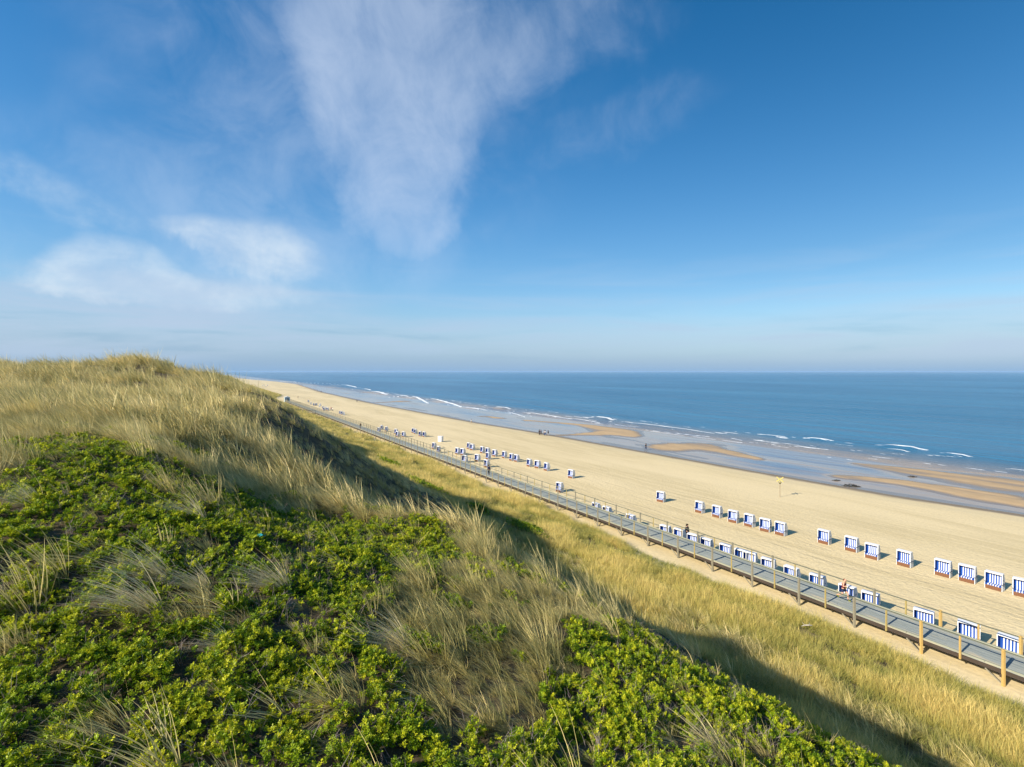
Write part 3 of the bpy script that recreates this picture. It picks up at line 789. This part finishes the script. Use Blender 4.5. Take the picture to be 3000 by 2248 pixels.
def on_ground(px, py, top=0.0, extra=0.0):
    h = 20.0
    for _ in range(8):
        x, y = ground_at(px, py, h-top); h = CAM_Z-gz(x, y)
    return x, y, CAM_Z-h
FR = math.atan2(-.79, .61)
ORD = ['first','second','third','fourth','fifth','sixth','seventh','eighth','ninth','tenth','eleventh','twelfth','thirteenth','fourteenth','fifteenth','sixteenth']
rowA = [(2996,1750),(2914,1729),(2834.8,1707),(2763.6,1690),(2651,1661),(2556,1639),(2496,1617),(2415.5,1595),(2288,1570),(2242.8,1559),(2196.5,1545),(2149,1533),(2101.5,1518),(2050.7,1504.6),(1936.5,1473)]
for i, (px, py) in enumerate(rowA):
    lab = 'blue striped beach chair, %s from the right in the row on open sand' % ORD[i]
    if i == 0: lab = 'blue striped beach chair cut by the right picture edge, on open sand'
    if i == 14: lab = 'lone blue striped beach chair at the left end of the open sand row'
    x, y, z = on_ground(px, py-3); place_chair(x, y, z-.02, lab, 'beach chairs in the row on open sand', FR+random.uniform(-.13, .13))
rowB = [(2958.5,1858),(2838,1817),(2706,1780),(2550,1729),(2483,1709),(2395,1678),(2319,1655),(2250.7,1630),(2197,1611),(2171.6,1604),(2126.4,1589),(2070,1572),(2030,1559),(1990,1544),(1949,1534),(1848,1502),(1778,1479),(1746,1468)]
for i, (px, py) in enumerate(rowB):
    lab = 'blue striped beach chair behind the boardwalk rail, number %d from the right' % (i+1)
    if i == 4: lab = 'blue striped beach chair just right of and behind the jogger'
    if i == 0: lab = 'blue striped beach chair behind the boardwalk rail, nearest the right picture edge'
    if i in (8, 9): lab = 'blue striped beach chair, %s one of the touching pair behind the boardwalk rail' % ('right' if i == 8 else 'left')
    if i == 12: lab = 'blue striped beach chair in front of the person in black'
    x, y, z = on_ground(px+1, py+5, 1.6); place_chair(x, y, z-.02, lab, 'beach chairs close behind the boardwalk', FR+random.uniform(-.16, .16))
x, y, z = on_ground(3110, 1905, 1.6); place_chair(x, y, z-.02, 'blue striped beach chair behind the boardwalk just beyond the right picture edge', 'beach chairs close behind the boardwalk', FR)
mids = [(1674,1376,'lone beach chair standing between the boardwalk and the middle row'),(1640,1413,'lone beach chair close to the rail, left of the touching rail chairs'),
 (1602,1356,'beach chair at the right end of the middle distance line'),(1575,1349,'beach chair second from the right end of the middle distance line'),(1551.5,1344.8,'beach chair third from the right end of the middle distance line'),
 (1514,1332,'right beach chair of the trio in the middle distance line'),(1499.5,1329,'centre beach chair of the trio in the middle distance line'),(1478,1322,'left beach chair of the trio in the middle distance line'),
 (1449.8,1317.6,'beach chair just right of the stack of chairs in the middle distance'),(1429.4,1312,'topmost beach chair of the three lined up behind each other'),(1430.6,1325.5,'middle beach chair of the three lined up behind each other'),
 (1426,1347,'nearest beach chair of the three lined up behind each other'),(1413.6,1308.6,'beach chair left of the three lined up behind each other'),(1384,1300.7,'right beach chair of the touching far pair above the cluster'),
 (1374,1297.3,'left beach chair of the touching far pair above the cluster'),(1399,1331,'beach chair alone left of the nearest of three lined up'),(1361.6,1334,'beach chair by the rail at the left of the middle cluster'),
 (1356,1314,'right beach chair of the pair right of the white cabinet'),(1341,1312,'left beach chair of the pair right of the white cabinet'),(1285.4,1307.5,'beach chair below the white cabinet, nearer the rail'),(1272,1297,'beach chair left below the white cabinet'),
 (1243.7,1265,'rightmost chair of the group of four beyond the white cabinet'),(1232,1263.4,'third chair of the group of four beyond the white cabinet'),(1217.5,1257,'second chair of the group of four beyond the white cabinet'),(1211,1254.4,'leftmost chair of the group of four beyond the white cabinet'),
 (1183,1265,'far beach chair standing alone right of the pair at the rail'),(1165,1264,'nearer chair of the far pair at the boardwalk rail'),(1160.5,1257,'farther chair of the far pair at the boardwalk rail'),
 (1133,1250,'right chair of the far trio at the boardwalk rail'),(1119,1246,'centre chair of the far trio at the boardwalk rail'),(1110,1252.5,'left chair of the far trio at the boardwalk rail')]
for px, py, lab in mids:
    x, y, z = on_ground(px, py, 1.6); place_chair(x, y, z-.02, lab, 'beach chairs in the middle distance', FR+random.uniform(-.15, .15)+(.5 if px == 1361.6 else 0))
fars = [(1008,1207),(1002,1205),(996,1204),(960,1194),(955,1191),(950,1194),(946.6,1190),(939,1182),(936,1185),(926.7,1181),(919.5,1181),(911,1178),(903.6,1172)]
for i, (px, py) in enumerate(fars):
    x, y, z = on_ground(px, py, 1.6); place_chair(x, y, z-.02, 'tiny far beach chair beside the distant boardwalk, %s from the right' % ORD[i], 'distant beach chairs', FR+random.uniform(-.3, .3))
vf = [(784,1127),(779,1131),(774,1127),(769,1128)]
for i, (px, py) in enumerate(vf):
    x, y, z = on_ground(px, py, 1.6); place_chair(x, y, z-.02, 'speck of a beach chair at the far end of the beach, %s from the right' % ORD[i], 'farthest beach chairs', FR+random.uniform(-.3, .3))

# white cabinet on the sand
x, y, z = on_ground(1291, 1294.5); cab = empty('cabinet', (x, y, z), FR+.35); tag(cab, 'white wooden cabinet standing alone on the sand', 'cabinet')
mb = MB(); mb.box((0, 0, .78), (1.3, .9, 1.5)); mb.build('case', M_WHITE, cab, .02)
mb = MB(); mb.box((0, 0, 1.56), (1.42, 1.02, .07)); mb.build('lid', M_WHITE, cab, .01)
for s_ in (-1, 1):
    mb = MB(); mb.box((s_*.32, -.462, .78), (.6, .03, 1.36)); mb.box((s_*.06, -.485, .8), (.03, .02, .14)); mb.build('door', M_WHITE, cab, .006)

# yellow cross marker
M_YEL = simple('yellow_paint', (.50, .43, .12), .5, .05, 6); M_BLK = simple('black_paint', (.02, .02, .015), .5, .1, 6); M_POLE = simple('brown_pole', (.26, .19, .11), .7, .15, 10)
x, y, z = on_ground(2285, 1456.6); sg = empty('beach_marker', (x, y, z), math.atan2(y, x)-math.pi/2); tag(sg, 'tall thin marker pole with a yellow cross on the beach', 'marker pole')
mb = MB(); mb.tube((0, 0, -.3), (0, 0, 3.1), .045, .035, 8); mb.build('pole', M_POLE, sg)
mb = MB(); mb.beam((-.5, -.05, 2.55), (.5, -.05, 3.3), .06, .15, up=(0,0,1)); mb.beam((-.5, -.115, 3.3), (.5, -.115, 2.55), .06, .15); mb.build('cross', M_YEL, sg, .01)
mb = MB(); mb.tube((0, 0, 2.42), (0, 0, 2.12), .24, .03, 12); mb.build('cone', M_BLK, sg)
mb = MB(); mb.tube((0, 0, 2.50), (0, 0, 2.425), .15, .19, 12); mb.build('collar', M_YEL, sg)

# ------------------------------------------------------------------ people
_mc = {}
def cloth(col, rough=.8):
    k = tuple(col)
    if k not in _mc: _mc[k] = simple('cloth', col, rough, .08, 20, .2)
    return _mc[k]
SKIN = simple('skin', (.60, .34, .23), .55, .04, 10)
def skin_mesh(name, verts, edges, radii, mat, sub=2):
    me = bpy.data.meshes.new(name); me.from_pydata([tuple(v) for v in verts], edges, [])
    o = bpy.data.objects.new(name, me); C.objects.link(o)
    sm = o.modifiers.new('s', 'SKIN'); sm.use_smooth_shade = True
    for i, r in enumerate(radii):
        d_ = me.skin_vertices[0].data[i]; d_.radius = (r, r) if not isinstance(r, tuple) else r; d_.use_root = (i == 0)
    ss_ = o.modifiers.new('u', 'SUBSURF'); ss_.levels = sub; ss_.render_levels = sub
    dg = bpy.context.evaluated_depsgraph_get(); out = bpy.data.meshes.new_from_object(o.evaluated_get(dg)); out.name = name
    bpy.data.objects.remove(o); out.materials.clear(); out.materials.append(mat)
    out.polygons.foreach_set('use_smooth', [True]*len(out.polygons)); return out
POSES = {
 'stand': dict(k=[(.10,-.01,.50),(-.10,.0,.50)], a=[(.11,.02,.08),(-.11,.03,.08)], e=[(.25,.03,1.15),(-.25,.03,1.15)], w=[(.25,-.05,.90),(-.25,-.05,.90)], lean=0),
 'walk': dict(k=[(.09,-.17,.52),(-.09,.03,.49)], a=[(.09,-.30,.10),(-.09,.36,.16)], e=[(.26,.13,1.17),(-.26,-.08,1.16)], w=[(.26,.08,.93),(-.26,-.24,.96)], lean=.04),
 'run': dict(k=[(.10,-.30,.60),(-.10,.02,.52)], a=[(.10,-.32,.14),(-.09,.42,.34)], e=[(.27,.20,1.20),(-.26,-.10,1.17)], w=[(.24,.02,1.04),(-.16,-.32,1.26)], lean=.10)}
def make_person(label, loc, rz, H, pose, skinmat, top, bottom, shoes, hair, long_legs=False, sleeves=False, fingers=False, sub=1, group=None, ponytail=False):
    q = POSES[pose]; s = H/1.75; ln = q['lean']
    V = lambda t_: Vector(t_)*s
    pel, sp, chs, nk = V((0,0,.96)), V((0,-ln*.4,1.14)), V((0,-ln*.9,1.34)), V((0,-ln*1.15,1.49))
    hd0, hd1, hd2 = V((0,-ln*1.2-.01,1.56)), V((0,-ln*1.2-.025,1.64)), V((0,-ln*1.2-.015,1.71))
    verts = [pel, sp, chs, nk, hd0, hd1, hd2]; rad = [(.165*s,.13*s),(.145*s,.11*s),(.185*s,.13*s),.062*s,.08*s,(.098*s,.108*s),.085*s]; ed = [(0,1),(1,2),(2,3),(3,4),(4,5),(5,6)]
    legs, arms = [], []
    for i in (0, 1):
        sg_ = 1 if i == 0 else -1
        hip = V((.085*sg_,0,.90)); kn = V(q['k'][i]); an = V(q['a'][i]); toe_ = an+V((0,-.17,-.055 if an.z < .2*s else -.12))
        th = (hip+kn)/2+V((0,-.01,0)); cf = kn.lerp(an, .35)+V((0,.015,0))
        b = len(verts); verts += [hip, th, kn, cf, an, toe_]; rad += [.10*s,.09*s,.064*s,.062*s,.042*s,.036*s]
        ed += [(0,b),(b,b+1),(b+1,b+2),(b+2,b+3),(b+3,b+4),(b+4,b+5)]; legs.append([hip, th, kn, cf, an, toe_])
        sh = V((.165*sg_,-ln*.95,1.42)); el = V(q['e'][i]); wr = V(q['w'][i]); pm = wr+(wr-el).normalized()*.07*s
        b = len(verts); verts += [sh, (sh+el)/2, el, wr, pm]; rad += [.062*s,.05*s,.042*s,.030*s,(.036*s,.024*s)]
        ed += [(2,b),(b,b+1),(b+1,b+2),(b+2,b+3),(b+3,b+4)]; arms.append([sh, (sh+el)/2, el, wr])
        if fingers:
            dr = (wr-el).normalized(); sd_ = dr.cross(Vector((0,0,1)) if abs(dr.z) < .9 else Vector((1,0,0))).normalized(); cu = dr.cross(sd_).normalized()
            for j, fl in enumerate((.062,.07,.066,.052)):
                r0 = pm+sd_*((j-1.5)*.018*s)+dr*.012*s; c_ = len(verts); verts += [r0, r0+dr*fl*.5*s, r0+dr*fl*.75*s+cu*fl*.4*s]; rad += [.009*s,.008*s,.007*s]; ed += [(b+4,c_),(c_,c_+1),(c_+1,c_+2)]
            r0 = wr.lerp(pm, .5)-sd_*.035*s; c_ = len(verts); verts += [r0, r0-sd_*.014*s+dr*.03*s]; rad += [.011*s,.009*s]; ed += [(b+3,c_),(c_,c_+1)]
    root = empty('person', loc, rz); tag(root, label, 'person', group)
    bd = link_mesh('body', skin_mesh('body', verts, ed, rad, skinmat, sub), root)
    if fingers:   # nose, eyes, mouth, ears on the one head large enough to show a face
        c = hd1
        for sx_ in (-1, 1):
            hb_ = MB(); hb_.tube(c+V((sx_*.03,-.070,.008)), c+V((sx_*.03,-.094,.008)), .012*s, .009*s, 8); link_mesh('eye', hb_.mesh('eye', cloth((.03,.02,.02))), root)
            hb_ = MB(); hb_.box(c+V((sx_*.088,.0,-.01)), (.02*s,.03*s,.05*s)); link_mesh('ear', hb_.mesh('ear', skinmat, .004), root)
        hb_ = MB(); hb_.box(c+V((0,-.088,-.042)), (.045*s,.014*s,.012*s)); link_mesh('mouth', hb_.mesh('mouth', cloth((.45,.12,.1)), .003), root)
        hb_ = MB(); hb_.box(c+V((0,-.10,-.012)), (.02*s,.035*s,.035*s)); link_mesh('nose', hb_.mesh('nose', skinmat, .006), root)
    tv_ = [pel+V((0,0,-.04)), sp, chs, V((0,-ln*1.1,1.44))]; tr_ = [(.195*s,.155*s),(.175*s,.14*s),(.215*s,.155*s),(.12*s,.10*s)]; te = [(0,1),(1,2),(2,3)]
    for a in arms:
        b = len(tv_); pts = [a[0], a[0].lerp(a[2], .42)] if not sleeves else [a[0], a[1], a[2], a[3]]
        if not sleeves and pose == 'run': pts = [a[0]]
        tv_ += pts; tr_ += [.085*s,.075*s,.062*s,.05*s][:len(pts)]; te += [(2,b)]+[(b+i, b+i+1) for i in range(len(pts)-1)]
    link_mesh('shirt', skin_mesh('shirt', tv_, te, tr_, top, sub), root)
    pv = [V((0,0,.99))]; pr = [(.185*s,.145*s)]; pe = []
    for l in legs:
        b = len(pv); pts = l[:5] if long_legs else [l[0], l[1].lerp(l[2], .3)]; pv += pts; pr += ([.118*s,.105*s,.082*s,.074*s,.06*s] if long_legs else [.12*s,.112*s])
        pe += [(0,b)]+[(b+i, b+i+1) for i in range(len(pts)-1)]
    link_mesh('trousers' if long_legs else 'shorts', skin_mesh('shorts', pv, pe, pr, bottom, sub), root)
    for l in legs:
        an, to = l[4], l[5]
        link_mesh('shoe', skin_mesh('shoe', [an+V((0,.02,-.02)), an.lerp(to,.5)+V((0,0,-.01)), to+V((0,-.02,0))], [(0,1),(1,2)], [.056*s,.054*s,.042*s], shoes, sub), root)
    hv = [hd1+V((0,.022,.035)), hd2+V((0,.01,.015)), hd1+V((0,.04,-.03))]; he = [(0,1),(0,2)]; hr = [.112*s,.09*s,.09*s]
    if ponytail: hv += [hd1+V((0,.12,-.02)), hd1+V((0,.14,-.13))]; hr += [.024*s,.018*s]; he += [(0,3),(3,4)]
    link_mesh('hair', skin_mesh('hair', hv, he, hr, hair, sub), root)
    return root
def face_dir(dx_, dy_): return math.atan2(dx_, -dy_)
BLKC = cloth((.015,.015,.02)); NAVY = cloth((.02,.03,.08)); RED = cloth((.13,.012,.02)); GREYC = cloth((.25,.25,.27)); WHT = cloth((.75,.74,.7)); HAIRR = cloth((.16,.05,.02)); HAIRD = cloth((.04,.025,.015)); YSH = cloth((.80,.72,.08)); BLUC = cloth((.05,.10,.25)); PNK = cloth((.6,.25,.3)); TAN_ = cloth((.35,.27,.18))
x, y = ground_at(2470, 1759.5, 18.9)
make_person('jogger in a dark red top, black shorts and yellow shoes running on the boardwalk', (x, y, Z_D), face_dir(-DU[0], -DU[1])+.1, 1.86, 'run', SKIN, RED, NAVY, YSH, HAIRR, fingers=True, sub=2, ponytail=True)
x, y = ground_at(2013, 1540, 18.4)
make_person('person in a black jacket standing among the chairs behind the boardwalk rail', (x, y, gz(x, y)), face_dir(.4, -.9), 1.80, 'stand', SKIN, BLKC, BLKC, BLKC, HAIRD, True, True)
x, y = ground_at(1432, 1391, 18.9)
make_person('person in a dark top standing on the boardwalk below the lined up chairs', (x, y, Z_D), face_dir(.5,-.8), 1.72, 'stand', SKIN, NAVY, BLKC, BLKC, HAIRD, True, True)
x, y = ground_at(1056, 1256.5, 18.9)
make_person('dark clothed walker far along the boardwalk', (x, y, Z_D), face_dir(-.5,.8), 1.75, 'walk', SKIN, BLKC, NAVY, BLKC, HAIRD, True, True)
far_people = [(1892,1319,'walk',BLKC,NAVY,'lone dark walker at the waterline right of the beach group',(.5,-.8)),
 (1580,1275,'stand',BLKC,BLKC,'leftmost dark person of the group strolling at the waterline',(-.5,.8)),(1585,1275.5,'walk',NAVY,BLKC,'second person from the left in the waterline group',(-.5,.8)),
 (1594,1276,'stand',GREYC,NAVY,'middle person in grey in the waterline group',(.8,.5)),(1598,1277,'walk',WHT,BLUC,'fourth person of the waterline group, in a white top',(-.5,.8)),
 (1606,1277.5,'walk',BLKC,GREYC,'rightmost person of the waterline group',(-.5,.8)),(1381,1242,'walk',WHT,TAN_,'pale clothed walker at the waterline left of the group',(.5,-.8)),
 (1046,1179,'walk',BLKC,BLKC,'far dark walker near the wet sand above the boardwalk chairs',(-.5,.8)),(940,1150,'stand',GREYC,NAVY,'left one of two tiny people at the far waterline',(.5,-.8)),
 (942.5,1150.4,'stand',BLKC,BLKC,'right one of two tiny people at the far waterline',(.5,-.8)),(873,1168,'walk',TAN_,GREYC,'tiny walker on dry sand right of the pale blue hut',(.5,-.8)),
 (970,1203,'stand',PNK,BLUC,'left one of two far people beside the distant chairs',(.5,-.8)),(975,1205,'walk',WHT,NAVY,'right one of two far people beside the distant chairs',(-.5,-.8))]
for px, py, ps, tp_, bt, lab, fd in far_people:
    x, y, z = on_ground(px, py); make_person(lab, (x, y, max(z, 0)), face_dir(*fd), 1.8, ps, SKIN, tp_, bt, BLKC, HAIRD, True, True, group='people walking on the beach')

# ------------------------------------------------------------------ small things
def lump(name, loc, r, mat, seed, flat=.5, n=60):
    rr = random.Random(seed); mb = MB()
    for _ in range(n):
        a = rr.uniform(0, 6.28); d_ = rr.random()**.5*r; p_ = Vector((math.cos(a)*d_*1.8, math.sin(a)*d_, rr.random()*r*flat*(1-d_/r)))
        dv = Vector((rr.gauss(0,1), rr.gauss(0,1), rr.gauss(0,.4))).normalized()*r*.3; mb.tube(p_-dv, p_+dv, r*.06, r*.03, 4)
    o = mb.build(name, mat); o.location = loc; return o
M_WEED = simple('dark_seaweed', (.035, .035, .03), .6, .2, 8); M_DRIFT = simple('bleached_wood', (.48, .44, .37), .8, .1, 12); M_TEAL = simple('teal_cloth', (.02, .30, .34), .7, .1, 10)
for px, py, r, lab in ((2490,1424,.9,'dark clump of seaweed at the edge of the wet sand'), (2508,1426,.5,'small seaweed clump right of the larger dark one'), (2450,1409,.5,'small seaweed clump left of the larger dark one'), (2673,1397,.5,'small dark seaweed clump on the far sandbar')):
    x, y, z = on_ground(px, py); o = lump('seaweed', (x, y, max(z, 0)), r, M_WEED, int(px), .5); tag(o, lab, 'seaweed', 'seaweed clumps')
x, y, z = on_ground(2363, 1846); mb = MB(); pp = [Vector((-.6,0,.35)), Vector((-.2,.05,.42)), Vector((.25,-.03,.45)), Vector((.7,.06,.40))]
for a, b_, ra, rb in zip(pp[:-1], pp[1:], (.03,.05,.06), (.05,.06,.03)): mb.tube(a, b_, ra, rb, 8)
mb.tube(pp[1], pp[1]+Vector((-.25,.1,.25)), .03, .012, 6); mb.tube(pp[2], pp[2]+Vector((.2,.15,.2)), .03, .01, 6)
o = mb.build('driftwood', M_DRIFT); o.location = (x, y, z); o.scale = (.62, .62, .8); tag(o, 'bleached driftwood branch lying in the slope grass', 'driftwood')
x, y, z = ray_ground(757, 1606); V_ = []; F_ = []
for i in range(7):
    for j in range(5): V_.append((i*.05-.15+random.uniform(-.01,.01), j*.03-.06, .03*math.sin(i*1.3+j)+random.uniform(0,.02)))
for i in range(6):
    for j in range(4): F_.append((i*5+j, i*5+j+1, i*5+j+6, i*5+j+5))
me = np_mesh('cloth_scrap', V_, F_, [M_TEAL], True); o = link_mesh('cloth_scrap', me); o.location = (x, y, z+.30); o.modifiers.new('t', 'SOLIDIFY').thickness = .004; tag(o, 'small teal cloth scrap caught in the rose scrub', 'cloth scrap')

# ------------------------------------------------------------------ sea haze
mb = MB(); mb.box((10000, 25000, 11.2), (130000, 110000, 32.0)); m = bpy.data.materials.new('sea_haze'); m.use_nodes = True; t = NT(m.node_tree); t.n.clear()
vo = t.node('ShaderNodeVolumePrincipled'); vo.inputs['Color'].default_value = (.45, .70, 1.0, 1); vo.inputs['Density'].default_value = 9e-5; vo.inputs['Anisotropy'].default_value = .0
oo = t.node('ShaderNodeOutputMaterial'); t.l.new(vo.outputs[0], oo.inputs['Volume'])
o = mb.build('haze', m); tag(o, 'thin blue haze over the sea and the far beach', 'haze', kind='stuff')
# ------------------------------------------------------------------ world, sun, camera
SUN_H = Vector((.82, .57, 0)).normalized(); SUN_E = R(29.5)
L = Vector((SUN_H.x*math.cos(SUN_E), SUN_H.y*math.cos(SUN_E), -math.sin(SUN_E)))
sd = bpy.data.lights.new('sun', 'SUN'); sd.energy = 5.0; sd.angle = R(.5); sd.color = (1, .91, .77)
so = bpy.data.objects.new('sun', sd); C.objects.link(so); so.rotation_euler = L.to_track_quat('-Z', 'Y').to_euler(); so.location = (-40, -30, 80)
w = bpy.data.worlds.new('World'); bpy.context.scene.world = w; w.use_nodes = True
t = NT(w.node_tree); t.n.clear()
sky = t.node('ShaderNodeTexSky', sky_type='NISHITA', sun_disc=False)
sky.sun_elevation = SUN_E; sky.sun_rotation = math.atan2(-SUN_H.x, -SUN_H.y)
sky.air_density = 1.0; sky.dust_density = .6; sky.ozone_density = 2.2; sky.altitude = 20
SK = 1.0
d = t.node('ShaderNodeTexCoord').outputs['Generated']
dx, dy, dz = t.sep(d)[0:3]
az = t.m('MULTIPLY', t.m('ARCTAN2', dx, dy), 57.2958)
el = t.m('MULTIPLY', t.m('ARCSINE', dz), 57.2958)
def azel(px, py):
    x = (px-HX)/F; z = (HY-py)/F; return math.degrees(math.atan(x)), math.degrees(math.atan(z/math.sqrt(1+x*x)))
n1 = t.noise(d, 3.2, 6, .58, .3); n2 = t.noise(t.vm('ADD', d, (5,3,1)), 3.2, 6, .58, .3)
nf = t.noise(d, 9.0, 7, .6, .5)
waz = t.m('MULTIPLY_ADD', t.m('SUBTRACT', n1, .5), 16.0, az); wel = t.m('MULTIPLY_ADD', t.m('SUBTRACT', n2, .5), 12.0, el)
def blob(px, py, rx, ry, ang=0, soft=.25, wx=waz, wy=wel):
    a, e = azel(px, py); ca, sa = math.cos(R(ang)), math.sin(R(ang))
    X = t.m('SUBTRACT', wx, a); Y = t.m('SUBTRACT', wy, e)
    P = t.m('ADD', t.m('MULTIPLY', X, ca/rx), t.m('MULTIPLY', Y, sa/rx)); Q = t.m('ADD', t.m('MULTIPLY', X, -sa/ry), t.m('MULTIPLY', Y, ca/ry))
    r2 = t.m('ADD', t.m('MULTIPLY', P, P), t.m('MULTIPLY', Q, Q))
    return t.m('SUBTRACT', 1.0, t.ss(r2, soft, 1.0))
def add(*a):
    o = a[0]
    for q in a[1:]: o = t.m('MAXIMUM', o, q)
    return o
fib = t.noise(t.comb(t.m('MULTIPLY', t.m('ADD', az, t.m('MULTIPLY', el, .35)), .16), t.m('MULTIPLY', el, .05), 0), 1.0, 8, .68, .9)
n3 = t.noise(d, 16.0, 8, .62, .2)
def soft(*a):     # screen-combine so that overlapping patches melt into one another
    o = t.m('SUBTRACT', 1.0, a[0])
    for q in a[1:]: o = t.m('MULTIPLY', o, t.m('SUBTRACT', 1.0, q))
    return t.m('SUBTRACT', 1.0, o)
cirf = soft(blob(1090,-60,14,15,0,.0), blob(1130,200,14,13,0,.0), blob(1190,430,12,11,-25,.0), t.m('MULTIPLY', blob(1130,590,8,6,-20,.0), .8), t.m('MULTIPLY', blob(1500,170,12,8,35,.0), .62), t.m('MULTIPLY', blob(650,300,12,6,-50,.0), .50), t.m('MULTIPLY', blob(1650,60,16,7,0,.0), .45), t.m('MULTIPLY', blob(1750,400,16,5,15,.0), .38))
cir = t.ss(t.m('ADD', cirf, t.m('MULTIPLY', t.m('SUBTRACT', t.m('MULTIPLY_ADD', nf, .72, t.m('MULTIPLY', fib, .28)), .5), 1.5)), .08, 1.8)
cir = t.m('MULTIPLY', cir, t.ss(cirf, .0, .5))
veil = t.m('MULTIPLY', soft(blob(1050,250,30,20,0,.0), blob(600,700,26,12,0,.0)), t.ss(t.m('MULTIPLY_ADD', nf, .5, t.m('MULTIPLY', n2, .5)), .38, .72))
cir = t.m('MAXIMUM', cir, t.m('MULTIPLY', veil, .38))
sx = t.m('MULTIPLY_ADD', t.m('SUBTRACT', nf, .5), 5.0, az); sy = t.m('MULTIPLY_ADD', t.m('SUBTRACT', n2, .5), 3.0, t.m('MULTIPLY_ADD', t.m('SUBTRACT', nf, .5), 3.0, el))
cumf = soft(blob(330,790,6.6,3.2,0,.0,sx,sy), t.m('MULTIPLY', blob(790,730,7.5,4.2,-8,.0,sx,sy), .98), t.m('MULTIPLY', blob(560,850,15,2.2,0,.0,sx,sy), .8), t.m('MULTIPLY', blob(610,665,6,2.0,0,.0,sx,sy), .8), t.m('MULTIPLY', blob(170,590,10,3.0,-18,.0,sx,sy), .5), t.m('MULTIPLY', blob(350,725,4,1.0,0,.0,sx,sy), .4))
cum = t.ss(t.m('ADD', cumf, t.m('MULTIPLY', t.m('SUBTRACT', t.m('MULTIPLY_ADD', n3, .6, t.m('MULTIPLY', nf, .4)), .5), 1.6)), .05, 1.45)
cum = t.m('MULTIPLY', cum, t.ss(cumf, .0, .4))
lump = t.noise(t.comb(t.m('MULTIPLY', az, .11), t.m('MULTIPLY', el, .22), 9), 1.0, 6, .6, .3)
cumc = t.mix(t.ss(lump, .36, .62), (3.3*SK, 4.1*SK, 5.1*SK), (4.7*SK, 5.25*SK, 5.7*SK))
low = soft(t.m('MULTIPLY', blob(150,950,24,4.0,0,.0,sx,el), 1.0), t.m('MULTIPLY', blob(550,880,22,3.0,0,.0,sx,el), .6), t.m('MULTIPLY', blob(1500,985,45,2.6,0,.0,sx,el), .55), t.m('MULTIPLY', blob(800,980,18,1.8,0,.0,sx,el), .35), t.m('MULTIPLY', blob(2750,970,20,3.4,0,.0,sx,el), .8), t.m('MULTIPLY', blob(1700,900,20,1.8,0,.0,sx,el), .18))
hz2 = t.m('POWER', t.m('SUBTRACT', 1.0, t.m('MULTIPLY', t.m('MAXIMUM', el, 0.0), 1/90.0)), 26.0)
hz = t.m('POWER', t.m('SUBTRACT', 1.0, t.m('MULTIPLY', t.m('MAXIMUM', el, 0.0), 1/90.0)), 7.0)
hs = t.node('ShaderNodeHueSaturation'); t.put(hs.inputs['Color'], sky.outputs[0]); hs.inputs['Saturation'].default_value = 1.42; hs.inputs['Hue'].default_value = .498
clear = t.m('SUBTRACT', 1.0, t.m('MULTIPLY', t.m('MULTIPLY', t.ss(az, -25.0, 45.0), t.ss(el, 1.0, 12.0)), .30))
cn = t.node('ShaderNodeVectorMath', operation='SCALE'); t.put(cn.inputs[0], hs.outputs[0]); t.put(cn.inputs['Scale'], clear)
base = cn.outputs[0]
base = t.mix(t.m('MULTIPLY', hz, .6), base, (1.45*SK, 2.5*SK, 4.3*SK))
base = t.mix(t.m('MULTIPLY', hz2, .85), base, (1.6*SK, 2.7*SK, 4.15*SK))
c = t.mix(t.m('MULTIPLY', cir, .72), base, (4.3*SK, 4.9*SK, 5.9*SK))
str_ = t.noise(t.comb(t.m('MULTIPLY', az, .045), t.m('MULTIPLY', el, .42), 2), 1.0, 6, .6, .4)
low = t.m('MULTIPLY', low, t.ss(str_, .24, .62))
thin = t.m('MULTIPLY', t.m('MULTIPLY', t.ss(str_, .46, .74), t.ss(el, .5, 3.0)), t.m('SUBTRACT', 1.0, t.ss(el, 6.0, 15.0)))
c = t.mix(t.m('MULTIPLY', thin, .42), c, (2.7*SK, 3.7*SK, 5.0*SK))
dk = t.m('MULTIPLY', t.m('MULTIPLY', t.ss(t.m('SUBTRACT', 1.0, str_), .5, .72), t.ss(el, .6, 2.5)), t.m('SUBTRACT', 1.0, t.ss(el, 4.0, 8.0)))
c = t.mix(t.m('MULTIPLY', dk, .35), c, (1.45*SK, 2.45*SK, 3.7*SK))
c = t.mix(t.m('MULTIPLY', low, .85), c, (2.9*SK, 3.65*SK, 4.7*SK))
c = t.mix(t.m('MULTIPLY', cum, .74), c, cumc)
bg = t.node('ShaderNodeBackground'); t.put(bg.inputs[0], c); bg.inputs[1].default_value = .11
out = t.node('ShaderNodeOutputWorld'); t.l.new(bg.outputs[0], out.inputs[0])

cd = bpy.data.cameras.new('camera'); cam = bpy.data.objects.new('camera', cd); C.objects.link(cam)
cam.location = (0, 0, CAM_Z); cam.rotation_euler = (R(90), 0, 0)
cd.sensor_width = 36; cd.lens = 18.0; cd.shift_y = -36/3000.0; cd.clip_start = .1; cd.clip_end = 90000
sc = bpy.context.scene; sc.camera = cam
sc.view_settings.view_transform = 'Standard'; sc.view_settings.look = 'None'; sc.view_settings.exposure = .62; sc.view_settings.gamma = 1
sc.render.engine = 'CYCLES'; sc.cycles.max_bounces = 5; sc.cycles.diffuse_bounces = 2; sc.cycles.glossy_bounces = 2; sc.cycles.transmission_bounces = 3
sc.cycles.use_denoising = True
